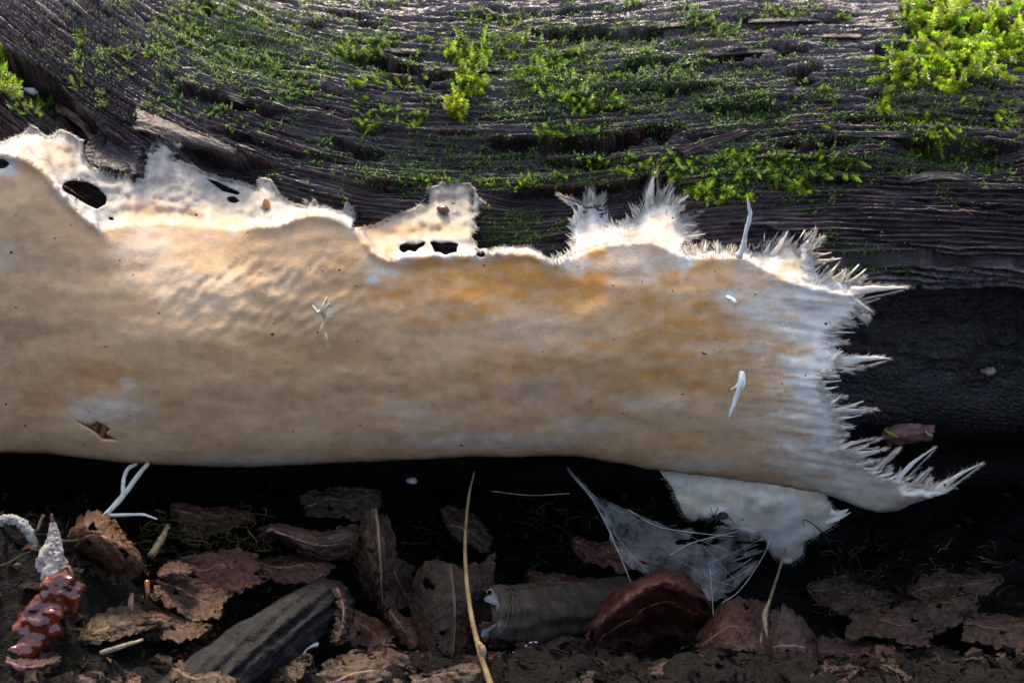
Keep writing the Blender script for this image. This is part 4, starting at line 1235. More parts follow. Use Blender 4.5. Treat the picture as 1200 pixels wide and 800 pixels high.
lump('seed', 312, 239, sy(312, 239) - 1.2, 6.5, 4.5, 1.3, 1.5, (.38, .17, .04), M_SEED, 'amber seed resting on the white film by the dark slab', 'seed', 5)
lump('wood_crumb', 337, 206, float(wood_ys(np.array([337.]), np.array([206.]))[0]) - 4, 5, 4, 1.3, .4, (.35, .2, .12), M_TWIG, 'small pale brown crumb at the end of the dark hollow', 'crumb', 7, .3)
lump('pebble', 1158, 435, float(wood_ys(np.array([1158.]), np.array([435.]))[0]) - 2, 9, 6, 1.6, -.1, (.36, .29, .19), M_TWIG, 'tiny pale pebble stuck on the dark wood', 'pebble', 9, .45)
lump('white_crumb', 549, 165, float(wood_ys(np.array([549.]), np.array([165.]))[0]) - 2, 10, 6, 1.5, .0, (.62, .66, .62), M_STRAND, 'blurry white crumb lodged in the long crack', 'crumb', 11, .3)
lump('white_crumb', 692, 166, float(wood_ys(np.array([692.]), np.array([166.]))[0]) - 3, 5, 4, 1.2, .0, (.55, .66, .6), M_STRAND, 'faint white crumb in the crack above the fungus spikes', 'crumb', 13, .3)
lump('white_crumb', 36, 107, float(wood_ys(np.array([36.]), np.array([107.]))[0]) - 4, 9, 4.5, 1.5, .3, (.6, .6, .6), M_STRAND, 'smooth white crumb in the crevice under the broken slab', 'crumb', 15, .2)
lump('white_crumb', 482, 563, 4, 7, 4, 1.5, .1, (.4, .42, .4), M_STRAND, 'dim white crumb hanging in the dark under the log', 'crumb', 17, .3)
lump('orange_crumb', 687, 17, float(wood_ys(np.array([687.]), np.array([17.]))[0]) - 1.2, 5, 2.6, 1.2, -.1, (.5, .2, .08), M_TWIG, 'small orange crumb on the bare top wood', 'crumb', 19, .2)
def wisp(label, paths, col=(.75, .73, .62), name='pale_wisp'):
    root = empty(name, pxpath(paths[0][0], 3)[0], label, 'strand')
    for k, (p, r) in enumerate(paths):
        strand('thread', p, r, 14, root, col, M_STRAND, .3, 40 + k, 6)
def wz(x, y, o): return (x, y, float(wood_ys(np.array([float(x)]), np.array([float(y)]))[0]) - o)
wisp('pale wisp hanging on the wood above the dark hollow', [([wz(602,188,2), wz(604,195,3), wz(608,203,3), wz(606,213,2)], [2.6,2.4,1,.4]), ([wz(580,176,2), wz(583,185,2.5), wz(586,194,2)], [.8,.7,.4])])
wisp('white horizontal thread tucked in the crack beside the white crumb', [([wz(576,170,2), wz(586,168,3), wz(598,168,3)], [2,2.2,1])])
# thin curl on the dark wood
wisp('thin brown curved fibre lying on the wet wood at the far end', [([wz(1100,258,1.5), wz(1112,249,2), wz(1128,246,2), wz(1140,252,1.5)], [.9,1,.9,.5])], (.2,.14,.1), 'brown_fibre')
# reddish chip with green bits on the recessed wood
chip = empty('wood_chip', at(1065, 510, 20), 'reddish wood chip with green flecks on the dark hollow wood', 'wood chip')
V, F, P, uv = patch([[(1036,503,14),(1060,497,14),(1095,499,16)],[(1034,511,12),(1062,508,11),(1094,508,14)],[(1042,521,15),(1064,518,14),(1090,515,16)]], 40, 20, .0015, .02, 3, .25, 71, ridge=.0003)
mk('splinter_body', local(V, chip), F, M_STRIP, chip, np.array((.22,.09,.085)) * (1 + .4 * fbm(uv[:, 0] * 3, uv[:, 1] * 14, 72, 3))[:, None])
strand('green_fleck', [(1037,504,11),(1043,508,10),(1052,512,10)], [2,2.6,1], 8, chip, (.2,.3,.04))
strand('green_fleck', [(1084,504,11),(1088,509,10),(1092,510,10)], [1.6,2,1], 8, chip, (.35,.4,.15))

# ================================================================== LEAF LITTER
def leaf(label, ctrl, col, width=None, crumple=.02, jag=.12, holes=(), tears=.12, seed=1, name='dead_leaf', thick=.00035, rib=True, cf=4.0, veins=.0005, nu=72, nv=60, ribcol=None, mat=None):
    C = np.array(ctrl, float)
    mid = C.reshape(-1, 3).mean(0)
    root = empty(name, at(mid[0], C[..., 1].max(), mid[2]), label, 'leaf')
    V, F, P, uv = patch(ctrl, nu, nv, thick, crumple, cf, jag, seed, width, holes, veins=veins, tears=tears)
    n = fbm(uv[:, 0] * 5, uv[:, 1] * 5, seed + 60, 4); n2 = fbm(uv[:, 0] * 16, uv[:, 1] * 16, seed + 64, 3)
    c = np.array(col) * np.array([.36, .30, .205]) * (1 + .6 * n + .4 * n2 + .7 * uv[:, 2])[:, None]
    bl_ = mk('blade', local(V, root), F, mat or M_LEAF, root, c)
    if rib:
        k = P[P.shape[0] // 2, 2:-2]
        Vt, Ft = tube(k[::4], np.linspace(.0006, .0002, len(k[::4])), 6)
        mk('midrib', local(Vt, root), Ft, M_TWIG, bl_, np.broadcast_to(np.array(ribcol or np.array(col) * 1.5), (len(Vt), 3)))
    return root
OV = [(0, .15), (.15, .7), (.4, 1), (.7, .85), (.9, .45), (1, .08)]
TO = [(0, .8), (.2, .95), (.5, 1), (.8, .95), (1, .8)]
leaf('curled crumpled brown leaf lit beside the jelly fungus', [[(82,616,-70),(104,597,-74),(128,603,-76),(142,622,-72)],[(80,632,-80),(100,616,-88),(124,620,-90),(152,632,-84)],[(92,654,-76),(106,640,-90),(136,640,-98),(167,656,-92)],[(100,652,-64),(122,668,-82),(146,677,-92),(178,678,-90)]],
     (.24,.115,.075), TO, .02, .2, [(.45,.35,.07),(.75,.72,.05),(.3,.62,.05)], .1, 11, cf=3)
leaf('rolled grey-brown leaf with a hooked end under the log', [[(300,620,-42),(318,614,-46),(330,614,-44),(370,622,-46),(405,616,-42),(420,612,-38)],[(304,632,-50),(316,622,-56),(334,626,-54),(372,638,-56),(404,636,-52),(420,640,-46)],[(312,638,-46),(326,630,-46),(342,642,-48),(375,654,-52),(400,655,-46),(418,650,-42)]],
     (.17,.105,.09), None, .025, .22, [(.35,.85,.06)], .1, 13)
leaf('brown leaf hanging on edge with a torn tip and stalk', [[(424,600,-34),(417,640,-40),(416,668,-42),(432,702,-42),(444,716,-40)],[(440,596,-38),(444,640,-52),(446,670,-54),(447,695,-52),(448,722,-46)],[(454,606,-34),(463,645,-40),(465,670,-42),(463,692,-42),(456,714,-40)]],
     (.17,.105,.075), None, .03, .2, [], .1, 15)
leaf('flat upright brown leaf with small holes behind the straw', [[(486,668,-44),(482,700,-50),(479,740,-56),(486,778,-64)],[(508,655,-46),(514,700,-56),(515,740,-62),(514,780,-70)],[(545,662,-44),(548,700,-54),(545,740,-58),(540,777,-66)],[(582,646,-34),(579,680,-42),(571,720,-48),(560,764,-54)]],
     (.125,.07,.045), None, .012, .10, [(.22,.22,.05),(.68,.38,.03),(.8,.3,.02)], .1, 17)
leaf('ragged grey-brown leaf at the bottom edge between stick and straw', [[(344,792,-98),(395,770,-94),(440,758,-90),(490,768,-88),(532,782,-88)],[(340,812,-106),(395,795,-106),(440,782,-104),(490,792,-100),(530,802,-98)],[(340,840,-112),(395,830,-114),(440,822,-114),(490,830,-112),(530,835,-108)]],
     (.19,.12,.10), None, .03, .2, [(.85,.3,.05)], .14, 19)
leaf('glossy dark red leaf arched like a hood under the cobweb', [[(690,742,-64),(698,712,-60),(728,688,-58),(765,670,-56),(802,672,-56),(834,702,-56)],[(686,758,-74),(704,732,-78),(738,704,-78),(770,686,-76),(803,690,-70),(836,716,-60)],[(706,768,-66),(722,752,-58),(750,735,-52),(780,730,-50),(808,735,-52),(832,736,-54)],[(712,782,-70),(735,775,-62),(760,770,-56),(785,768,-55),(808,768,-57),(826,765,-60)]],
     (.16,.042,.03), None, .03, .2, [(.12,.3,.05)], .14, 21, ribcol=(.2,.08,.06))
leaf('reddish-brown leaf folded over a dark gap beside the thin stem', [[(820,738,-62),(850,703,-58),(880,700,-56),(902,712,-54)],[(813,760,-72),(850,735,-74),(880,735,-72),(906,746,-66)],[(820,778,-76),(856,764,-84),(886,766,-82),(908,780,-76)]],
     (.17,.075,.055), None, .02, .16, [(.6,.15,.04)], .1, 23)
leaf('purplish grey leaf with a scorched edge right of the thin stem', [[(900,716,-56),(925,710,-54),(957,746,-54)],[(898,758,-70),(930,755,-72),(974,770,-64)],[(893,812,-86),(930,812,-88),(982,806,-80)]],
     (.17,.11,.115), None, .02, .16, [(.9,.25,.05)], .1, 25)
leaf('small crumpled leaf scrap in the dark near the bottom', [[(1004,776,-78),(1022,758,-76),(1045,752,-74)],[(1008,790,-84),(1030,774,-86),(1056,772,-82)],[(1012,800,-88),(1036,792,-92),(1062,790,-88)]], (.16,.085,.065), TO, .06, .3, [], .2, 27, nu=40, nv=36)
leaf('dull olive-brown leaf lying under the curled leaf', [[(80,742,-104),(108,722,-100),(148,706,-96),(196,716,-90)],[(84,752,-112),(115,738,-112),(150,728,-108),(200,730,-98)],[(86,762,-116),(120,754,-118),(156,746,-114),(205,744,-104)]], (.14,.09,.05), OV, .03, .2, [(.15,.6,.05)], .1, 29)
leaf('dim brown leaf standing far under the log behind the straw', [[(514,590,-8),(545,596,-8),(578,622,-10)],[(520,612,-14),(548,620,-16),(576,640,-16)],[(530,632,-16),(552,640,-20),(570,652,-20)]], (.10,.055,.035), TO, .04, .2, [], .1, 31, nu=36, nv=32)
leaf('pale tan leaf scrap behind the jelly fungus', [[(-12,690,-84),(14,680,-86),(44,690,-88)],[(-12,712,-92),(16,706,-98),(42,712,-98)],[(-14,738,-100),(14,736,-106),(34,738,-106)]], (.27,.20,.12), TO, .03, .2, [], .1, 33, nu=40, nv=36)
leaf('purple-brown leaf curling under the jelly fungus', [[(2,758,-116),(30,766,-118),(66,764,-116)],[(0,772,-124),(32,780,-128),(72,772,-124)],[(4,788,-124),(34,796,-128),(66,790,-124)]], (.19,.085,.085), TO, .03, .15, [], .1, 35, nu=40, nv=30)
leaf('grey leaf lying flat at the bottom below the red hood leaf', [[(722,790,-88),(760,772,-82),(806,764,-78)],[(730,806,-96),(765,790,-92),(812,782,-88)],[(738,822,-104),(770,812,-104),(818,806,-100)]], (.15,.105,.095), OV, .03, .15, [], .1, 37, nu=44, nv=36)
leaf('shadowed bluish leaf flat on the ground in the dark corner', [[(1045,770,-60),(1090,752,-56),(1140,762,-54)],[(1050,790,-76),(1095,778,-74),(1146,784,-72)],[(1050,816,-92),(1095,808,-92),(1150,812,-90)]], (.08,.065,.07), OV, .03, .15, [], .1, 39, nu=44, nv=36)
leaf('reddish scrap of wet leaf beside the drooping curled leaf', [[(182,662,-78),(205,656,-76),(232,658,-72)],[(184,674,-86),(208,668,-86),(230,668,-82)],[(190,682,-86),(210,679,-88),(226,676,-86)]], (.13,.05,.04), OV, .03, .15, [], .1, 41, nu=36, nv=28)
leaf('knobbly dark leaf roll between the stick and the hanging leaf', [[(384,692,-74),(392,720,-80),(384,752,-88)],[(394,688,-78),(402,720,-86),(394,756,-94)],[(402,698,-74),(412,722,-80),(404,750,-88)]], (.10,.05,.045), TO, .08, .3, [], .1, 43, nu=40, nv=30, cf=6)
leaf('shaded brown leaf leaning behind the birch twig end', [[(440,724,-58),(452,740,-64),(470,765,-74)],[(455,716,-62),(470,735,-70),(486,760,-80)],[(462,712,-56),(482,730,-64),(496,752,-74)]], (.11,.06,.04), OV, .04, .2, [], .1, 45, nu=36, nv=30)
leaf('dark leaf scrap tucked left of the hood leaf', [[(640,772,-74),(665,760,-72),(690,768,-72)],[(640,788,-84),(668,778,-84),(694,784,-82)],[(642,802,-92),(668,796,-94),(690,798,-92)]], (.14,.06,.055), TO, .05, .3, [], .15, 47, nu=36, nv=30)

leaf('dark brown leaf lying flat at the bottom edge right of the straw', [[(590,792,-96),(625,780,-92),(660,786,-88)],[(594,806,-104),(630,798,-104),(668,800,-98)],[(600,824,-112),(634,820,-114),(670,820,-108)]], (.13,.075,.06), OV, .03, .2, [], .12, 151, nu=40, nv=32)
leaf('curved dark leaf at the bottom edge below the folded leaf', [[(800,796,-94),(840,782,-90),(890,790,-86)],[(806,812,-104),(845,800,-104),(892,806,-100)],[(812,830,-112),(850,822,-114),(894,826,-110)]], (.10,.055,.045), OV, .04, .2, [], .12, 153, nu=40, nv=32)
leaf('blackened leaf half buried under the leaf scrap in the dark', [[(985,800,-90),(1015,796,-90),(1050,800,-88)],[(985,812,-100),(1018,808,-102),(1052,810,-98)],[(990,830,-110),(1020,826,-112),(1054,828,-108)]], (.09,.05,.045), OV, .04, .2, [], .12, 155, nu=36, nv=30)
leaf('wet dark leaf between the thick stick and the bottom leaf', [[(300,800,-104),(330,786,-100),(352,776,-96)],[(310,812,-110),(338,800,-110),(362,788,-104)],[(318,824,-114),(346,814,-116),(372,800,-110)]], (.11,.06,.05), OV, .05, .25, [], .12, 157, nu=36, nv=30)
leaf('dark purplish leaf flat in front of the jelly fungus', [[(70,786,-122),(100,778,-120),(140,782,-116)],[(74,800,-128),(104,794,-130),(146,796,-124)],[(78,816,-132),(108,812,-136),(150,812,-130)]], (.12,.07,.075), OV, .05, .25, [], .12, 159, nu=36, nv=30)

rl = random.Random(77)
BED = [('curled brown leaf half under the rolled grey leaf', 345,672,-48,48,.1), ('dark leaf wedged between the hanging leaf and the upright leaf', 468,690,-40,44,1.2), ('torn dark leaf under the hollow branch', 615,782,-74,52,.2),
 ('red-brown leaf under the straw foot', 525,800,-104,46,-.3), ('thin dark leaf leaning on the hood leaf', 850,790,-88,44,.4), ('dark leaf at the foot of the purplish grey leaf', 960,800,-92,50,-.2), ('flat black leaf far in the dark under the fringe', 1000,700,-40,56,.3),
 ('dim leaf on the ground behind the leaf scrap', 1090,720,-46,60,-.3), ('red-brown leaf tucked behind the folded leaf', 800,792,-78,44,.0), ('brown leaf behind the olive leaf', 225,700,-82,46,.5), ('small red leaf at the bottom edge near the orange crumbs', 240,800,-128,40,.3),
 ('dark brown leaf in the gap under the hollow branch mouth', 560,782,-80,40,-.4), ('brown leaf low between straw and hollow branch', 600,745,-48,40,.3), ('dark leaf in the dark behind the red hood', 660,690,-28,44,.2), ('dark crumpled leaf at the far corner of the ground', 1165,790,-84,52,.1),
 ('brown leaf flat on the ground just right of the purplish grey leaf', 1010,770,-70,54,.15), ('wide dark leaf along the bottom edge under the dark corner leaf', 1120,792,-88,60,-.1), ('brown leaf under the hood leaf at the bottom', 705,792,-88,52,.15),
 ('thin brown leaf on the ground between hood leaf and folded leaf', 765,796,-93,50,-.25), ('torn leaf lying in front of the hollow branch', 650,756,-56,44,.35), ('small brown leaf against the lower side of the dark stick', 330,790,-100,40,-.5),
 ('long dark leaf in the gap behind the dark stick', 250,672,-64,56,-.15), ('brown leaf beside the hanging leaf stalk', 430,742,-70,42,.6), ('dull brown leaf on the heap right of the curled leaf', 205,735,-96,44,.2), ('brown leaf at the bottom left corner below the purple leaf', 20,800,-122,44,.1),
 ('broad brown leaf along the bottom edge between straw and hood leaf', 640,794,-96,58,-.1), ('grey-brown leaf along the bottom edge under the folded leaf', 860,796,-96,56,.1), ('dark curled leaf along the bottom edge right of the leaf scrap', 1080,792,-88,50,.2),
 ('reddish leaf along the bottom edge below the purplish grey leaf', 960,798,-96,54,-.15), ('tan leaf scrap at the bottom edge right of the jelly fungus', 120,806,-126,46,.1), ('dark leaf at the bottom right corner', 1185,788,-88,50,-.1),
 ('brown leaf on the shaded ground under the pointed fringe tip', 1120,690,-36,56,-.2), ('dark brown leaf overlapping the flat black leaf under the fringe', 1045,735,-56,52,.25), ('curled leaf on the ground at the right picture edge', 1180,740,-58,52,.1),
 ('dark wet leaf near the bottom centre beneath the upright leaf', 500,786,-84,44,.25), ('dark leaf far back under the log behind the cobweb', 720,650,-14,50,.2), ('dim brown leaf deep under the log behind the rootlet', 250,610,-20,50,.1), ('dark folded leaf deep under the log left of the straw', 400,590,-10,46,-.2)]
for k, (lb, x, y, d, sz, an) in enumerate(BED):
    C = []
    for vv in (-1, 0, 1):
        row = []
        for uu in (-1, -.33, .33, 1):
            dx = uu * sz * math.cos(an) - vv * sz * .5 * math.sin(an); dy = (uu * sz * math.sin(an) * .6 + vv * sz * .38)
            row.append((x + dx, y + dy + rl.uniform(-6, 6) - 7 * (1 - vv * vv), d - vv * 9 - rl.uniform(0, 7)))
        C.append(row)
    leaf(lb, C, np.array(rl.choice([(.2,.10,.065),(.17,.085,.055),(.15,.095,.07),(.19,.075,.055),(.13,.085,.07)])) * (.5 if y > 775 and x > 560 else .5 if x > 950 else 1), rl.choice([OV, TO, OV]), rl.uniform(.02, .045), .18, [(rl.uniform(.2,.8), rl.uniform(.25,.75), .04)], .12, 700 + 31 * k, nu=50, nv=40)  # right and bottom-edge leaves toned down, shade painted into their colour

def stick(label, pts, r, col, n=24, sides=8, lump_=.2, seed=1, name='twig', cat='twig', parts=(), mat=None, lf=None, af=1.3):
    path = pxpath(pts, n); rr = np.interp(np.linspace(0, 1, n), np.linspace(0, 1, len(r)), r) * PX
    root = empty(name, path[len(path) // 2] - np.array([0, 0, rr.max()]), label, cat)
    V, F = tube(path, rr, sides, lump_, seed, lf=lf, af=af)
    k = fbm(np.arange(len(V)) / 17., V[:, 0] * 150, seed + 5, 3)
    c = np.array(col) * .6 * (1 + .35 * k)[:, None]
    mk('stem', local(V, root), F, mat or M_TWIG, root, c)
    for (nm, p, r2, c2) in parts:
        strand(nm, p, r2, 10, root, c2, mat or M_TWIG, .3, seed + 9, 6)
    return root
stick('long pale straw stalk standing in front of the dark gap', [(556,552,-30),(549,585,-44),(545,640,-62),(549,700,-84),(560,755,-102),(576,806,-118)], [.9,1.5,2.0,2.5,3.0,3.4], (.36,.25,.12), 40, 8, .12, 51, 'straw_stalk', 'stalk',
      [('node', [(560,752,-105),(566,762,-106),(566,774,-108)], [2,4,1.5], (.3,.19,.1))])
stick('thin brown stem standing up in front of the lobe', [(921,642,-52),(912,672,-58),(903,700,-64),(893,742,-72)], [1.1,1.5,1.8,2], (.2,.13,.07), 24, 6, .15, 53, 'thin_stem', 'stem',
      [('dry_sheath', [(902,702,-66),(896,722,-70),(899,746,-74)], [1,3.4,1.2], (.3,.22,.13)), ('lower_stem', [(893,742,-72),(886,772,-80),(880,806,-90)], [2,2.4,2.6], (.22,.17,.1))])
wisp('white forked rootlet reaching from the fungus belly to the curled leaf', [([(174,542,-30),(158,562,-38),(144,581,-46),(120,607,-58)], [2.6,3.2,3.4,3]), ([(160,544,-30),(150,549,-35),(145,562,-40),(144,580,-46)], [2.2,2.4,2.4,2.6]), ([(122,604,-57),(150,603,-58),(168,603,-59),(184,608,-60)], [2.4,2,1.8,1])], (.62,.62,.52), 'white_rootlet')
stick('short knobbly pale twig leaning behind the curled leaf', [(197,616,-62),(188,634,-68),(176,652,-74)], [2,4,4.5], (.32,.23,.13), 16, 8, .4, 55)
stick('pale broken stick lying on the litter below the olive leaf', [(118,765,-120),(140,758,-120),(168,749,-118)], [2.6,2.6,1.4], (.45,.36,.23), 16, 7, .15, 57)
wisp('thin white rootlet trailing down the dark stick', [([(372,754,-92),(358,760,-96),(352,776,-100),(338,797,-106)], [2.6,2,1.4,1]), ([(358,760,-96),(350,768,-97),(348,776,-98)], [1.4,1,.6])], (.55,.55,.45), 'white_rootlet')
stick('bluish-white broken splinter below the birch twig', [(584,770,-84),(606,766,-84),(626,768,-82),(640,764,-80)], [1.5,3,2.4,1], (.42,.46,.5), 16, 6, .4, 59, parts=[('side_splinter', [(612,764,-84),(620,754,-84),(630,752,-83)], [1.6,1.4,.6], (.4,.44,.48))])
stick('amber needle hanging below the curled leaf tip', [(172,680,-90),(173,694,-92),(173,704,-92)], [3,3,1.4], (.4,.14,.03), 10, 6, .1, 63, 'amber_needle', 'needle', mat=M_SEED)
stick('pale pointed twiglet tipped pink above the olive leaf', [(155,695,-98),(153,710,-100),(154,722,-100)], [2,3.2,4], (.42,.25,.19), 12, 7, .3, 65)

# big dark stick
def big_stick():
    path = pxpath([(185,850,-140),(250,800,-118),(315,752,-96),(370,718,-78),(392,706,-70)], 140)
    rr = np.interp(np.linspace(0, 1, 140), [0, .5, 1], [34, 33, 29]) * PX
    root = empty('dark_stick', path[47] - np.array([0, 0, .012]), 'thick dark bluish stick with pitted bark slanting up from the bottom edge', 'stick')
    V, F = tube(path, rr, 96, .12, 81, lf=45, af=3.2)
    pz = V[:, 2] - np.interp(V[:, 0], path[:, 0], path[:, 2])
    n = fbm(V[:, 0] * 120, V[:, 1] * 120 + V[:, 2] * 90, 83, 4)
    t = sst(-.2, .6, n + sst(-.098, -.125, V[:, 0]) * 1.1 - .35)[:, None]
    c = np.array((.004, .004, .005)) * (1 - t) + np.array((.024, .016, .011)) * t
    dd = .0004 * fbm(V[:, 0] * 160, V[:, 1] * 420 + V[:, 2] * 300, 84, 4) + .00015 * fbm(V[:, 0] * 1200, V[:, 1] * 1200 + V[:, 2] * 900, 85, 2)
    V = V + np.array([.3, -.6, .7]) * dd[:, None]
    mk('bark', local(V, root), F, M_TWIG, root, c)
    for k in range(16):
        i = RS.randint(18, 116); a = RS.uniform(.2, 2.6)
        p = path[i] + rr[i] * .97 * np.array([.3 * math.cos(a), -math.sin(a) * .7, .75])
        th = np.linspace(0, 1, 5)
        Vt, Ft = tube(np.stack([p, p + np.array([.0004, -.0006, .0004])]), [.0009, .0005], 7, .4, 90 + k)
        mk('bark_pit', local(Vt, root), Ft, M_TWIG, root, np.broadcast_to((.012, .01, .01), (len(Vt), 3)))
big_stick()
def birch():
    path = pxpath([(566,724,-60),(600,724,-56),(650,720,-46),(740,708,-26)], 50)
    rr = np.interp(np.linspace(0, 1, 50), [0, .1, .5, 1], [30, 34, 35, 32]) * PX
    root = empty('hollow_branch', path[20] - np.array([0, 0, .009]), 'short hollow branch piece with peeling rind and whitish broken end', 'branch')
    V, F = tube(path, rr, 40, .16, 95, cap=False, lf=40, af=3.0)
    jg = np.zeros((50, 40)); ax_ = norm(path[1] - path[0]); jg[0] = .006 * fbm(np.arange(40) / 4.0, .3, 98, 3) - .001; jg[1:4] = jg[0] * np.array([[.8], [.5], [.2]])
    V = V + jg.reshape(-1, 1) * ax_
    u = np.repeat(np.linspace(0, 1, 50), 40)
    n = fbm(u * 40, np.tile(np.arange(40) / 9., 50), 97, 4)
    c = np.array((.06, .044, .03)) * (1 + .5 * n)[:, None]
    wt = (sst(.12, .0, u) * sst(-.3, .5, n))[:, None]; c = c * (1 - wt) + np.array((.25, .28, .31)) * wt
    mk('rind', local(V, root), F, M_TWIG, root, c)
    V, F = tube(path, rr * .86, 40, .08, 95, cap=False, lf=60)
    rim0 = len(V)
    mk('inner_wall', local(V, root), F, M_TWIG, root, np.broadcast_to((.05, .03, .02), (len(V), 3)))
    for k in range(14):
        i = RS.randint(3, 34); a0 = RS.uniform(0, 6.28)
        q = []
        for t in np.linspace(0, 1, 8):
            j = min(49, i + int(t * 3)); a = a0 + t * RS.uniform(.8, 1.6)
            q.append(path[j] + rr[j] * 1.05 * np.array([.25 * math.sin(a * 2), -math.cos(a), math.sin(a)]))
        Vt, Ft = tube(np.array(q), .00035, 5)
        mk('rind_fibre', local(Vt, root), Ft, M_TWIG, root, np.broadcast_to((.09, .066, .04), (len(Vt), 3)))
birch()

# white curl, rotten stub, jelly
r0 = stick('white mould-covered root curled into a ring', [(16,700,-88),(30,680,-92),(39,655,-94),(36,628,-94),(22,611,-94),(5,609,-92),(-4,622,-90),(-3,642,-88),(6,656,-88)], [5,5,4.5,4.5,4.5,4.5,4,3.5,2], (.6,.56,.50), 90, 18, .6, 101, 'curled_root', 'root', lf=600, af=3.0)
stick('crumbly stub topped with white mould above the jelly', [(58,700,-98),(57,680,-100),(60,655,-98),(63,635,-96),(62,612,-94)], [16,19,14,8,2.5], (.62,.54,.47), 60, 26, .28, 103, 'rotten_stub', 'stub', lf=380, af=4.5,
      parts=[('stub_tip', [(62,614,-94),(61,608,-94),(60,602,-94)], [2.5,2,1], (.2,.09,.06)), ('side_root', [(48,690,-98),(36,700,-96),(22,712,-94)], [5,4,3], (.4,.33,.27)), ('side_root', [(70,668,-102),(80,664,-102),(84,676,-102),(82,690,-100)], [2,2,2,1.5], (.3,.15,.09))])
def mould(root, pts, n, r0, sd_, col):
    m = MB(); r = np.random.RandomState(sd_); q = crspline(np.array(pts, float), 60)
    for k in range(n):
        x, y, d, w_ = q[r.randint(60)]
        a = r.uniform(0, 6.28); c0 = at(x + math.cos(a) * w_ * r.uniform(.6, 1.05), y + r.normal(0, 2), d - abs(math.sin(a)) * w_ * .25)
        th = np.linspace(.1, 3.04, 5)[:, None]; ph = (np.arange(6) / 6 * 6.2832)[None]; R_ = r0 * PX * r.uniform(.4, 1.4)
        V = np.stack([np.cos(th) + 0 * ph, np.sin(th) * np.cos(ph), np.sin(th) * np.sin(ph)], -1).reshape(-1, 3) * R_ * r.uniform(.6, 1.4, 3) * (1 + .3 * r.normal(0, 1, (30, 1))) + c0
        i = np.arange(4)[:, None] * 6; j = np.arange(6)[None]; F = np.stack([i + j, i + 6 + j, i + 6 + (j + 1) % 6, i + (j + 1) % 6], -1).reshape(-1, 4)
        m.add(V, F, np.array(col) * r.uniform(.6, 1.15) if r.rand() < .72 else np.array((.22, .13, .08)) * r.uniform(.5, 1.3))
    tag(m.build('mould_grains', M_STRAND, root, True, root.location), kind='stuff')
STUB = [o for o in COL.objects if o.name == 'rotten_stub'][0]
mould(STUB, [(58,696,-98,14),(57,678,-100,15),(60,655,-98,12),(63,636,-96,7),(62,618,-94,2)], 200, 1.7, 5, (.62,.56,.5))
mould(r0, [(30,680,-92,4),(39,655,-94,4),(36,628,-94,4),(22,611,-94,4),(5,609,-92,4)], 110, 1.1, 6, (.6,.57,.52))
jr = empty('jelly_fungus', at(45, 790, -104), 'glossy wet orange-brown jelly fungus below the white stub', 'fungus')
JL = [((78,692),9),((70,688),8),((60,690),7),((82,700),7),((66,700),9),((56,706),9),((76,708),8),((47,712),8),((64,716),8),((38,720),8),((54,724),9),((44,732),10),((30,732),8),((36,744),11),((50,742),8),((26,752),8),((40,756),9),((34,768),9),((62,732),6),((24,764),6)]
mj = MB()
for k, ((x, y), r_) in enumerate(JL):
    n, s_ = 14, 18
    th = np.linspace(.03, math.pi - .03, n)[:, None]; ph = (np.arange(s_) / s_ * 2 * math.pi)[None]
    X, Y, Z = np.cos(th) + 0 * ph, np.sin(th) * np.cos(ph), np.sin(th) * np.sin(ph)
    q = 1.1 + .35 * fbm(X * 1.9 + k * 3.1, Y * 1.6 + Z * 1.1, 1500 + k, 3)
    x, y = 46 + (x - 50) * 1.15, 684 + (y - 688) * 1.25
    c0 = at(x, y, -112 - .09 * (y - 690) + random.uniform(-2, 2))
    R_ = r_ * 1.25 * PX
    V = np.stack([X * q * R_ * random.uniform(.9, 1.5), Y * q * R_ * .8, Z * q * R_ * random.uniform(.7, 1.0)], -1).reshape(-1, 3) + c0
    i = np.arange(n - 1)[:, None] * s_; j = np.arange(s_)[None]; j2 = (j + 1) % s_
    F = np.stack([i + j, i + s_ + j, i + s_ + j2, i + j2], -1).reshape(-1, 4)
    mj.add(V, F, np.array((.20, .042, .010)) * random.uniform(.6, 1.3) * (1 + .4 * fbm(V[:, 0] * 200, V[:, 2] * 200, 120 + k, 3))[:, None])
jo = mj.build('jelly_body', M_JELLY, jr, True, jr.location)
rm_ = jo.modifiers.new('melt', 'REMESH'); rm_.mode = 'VOXEL'; rm_.voxel_size = .0005; rm_.use_smooth_shade = True
sm_ = jo.modifiers.new('soften', 'SMOOTH'); sm_.iterations = 3; sm_.factor = .6

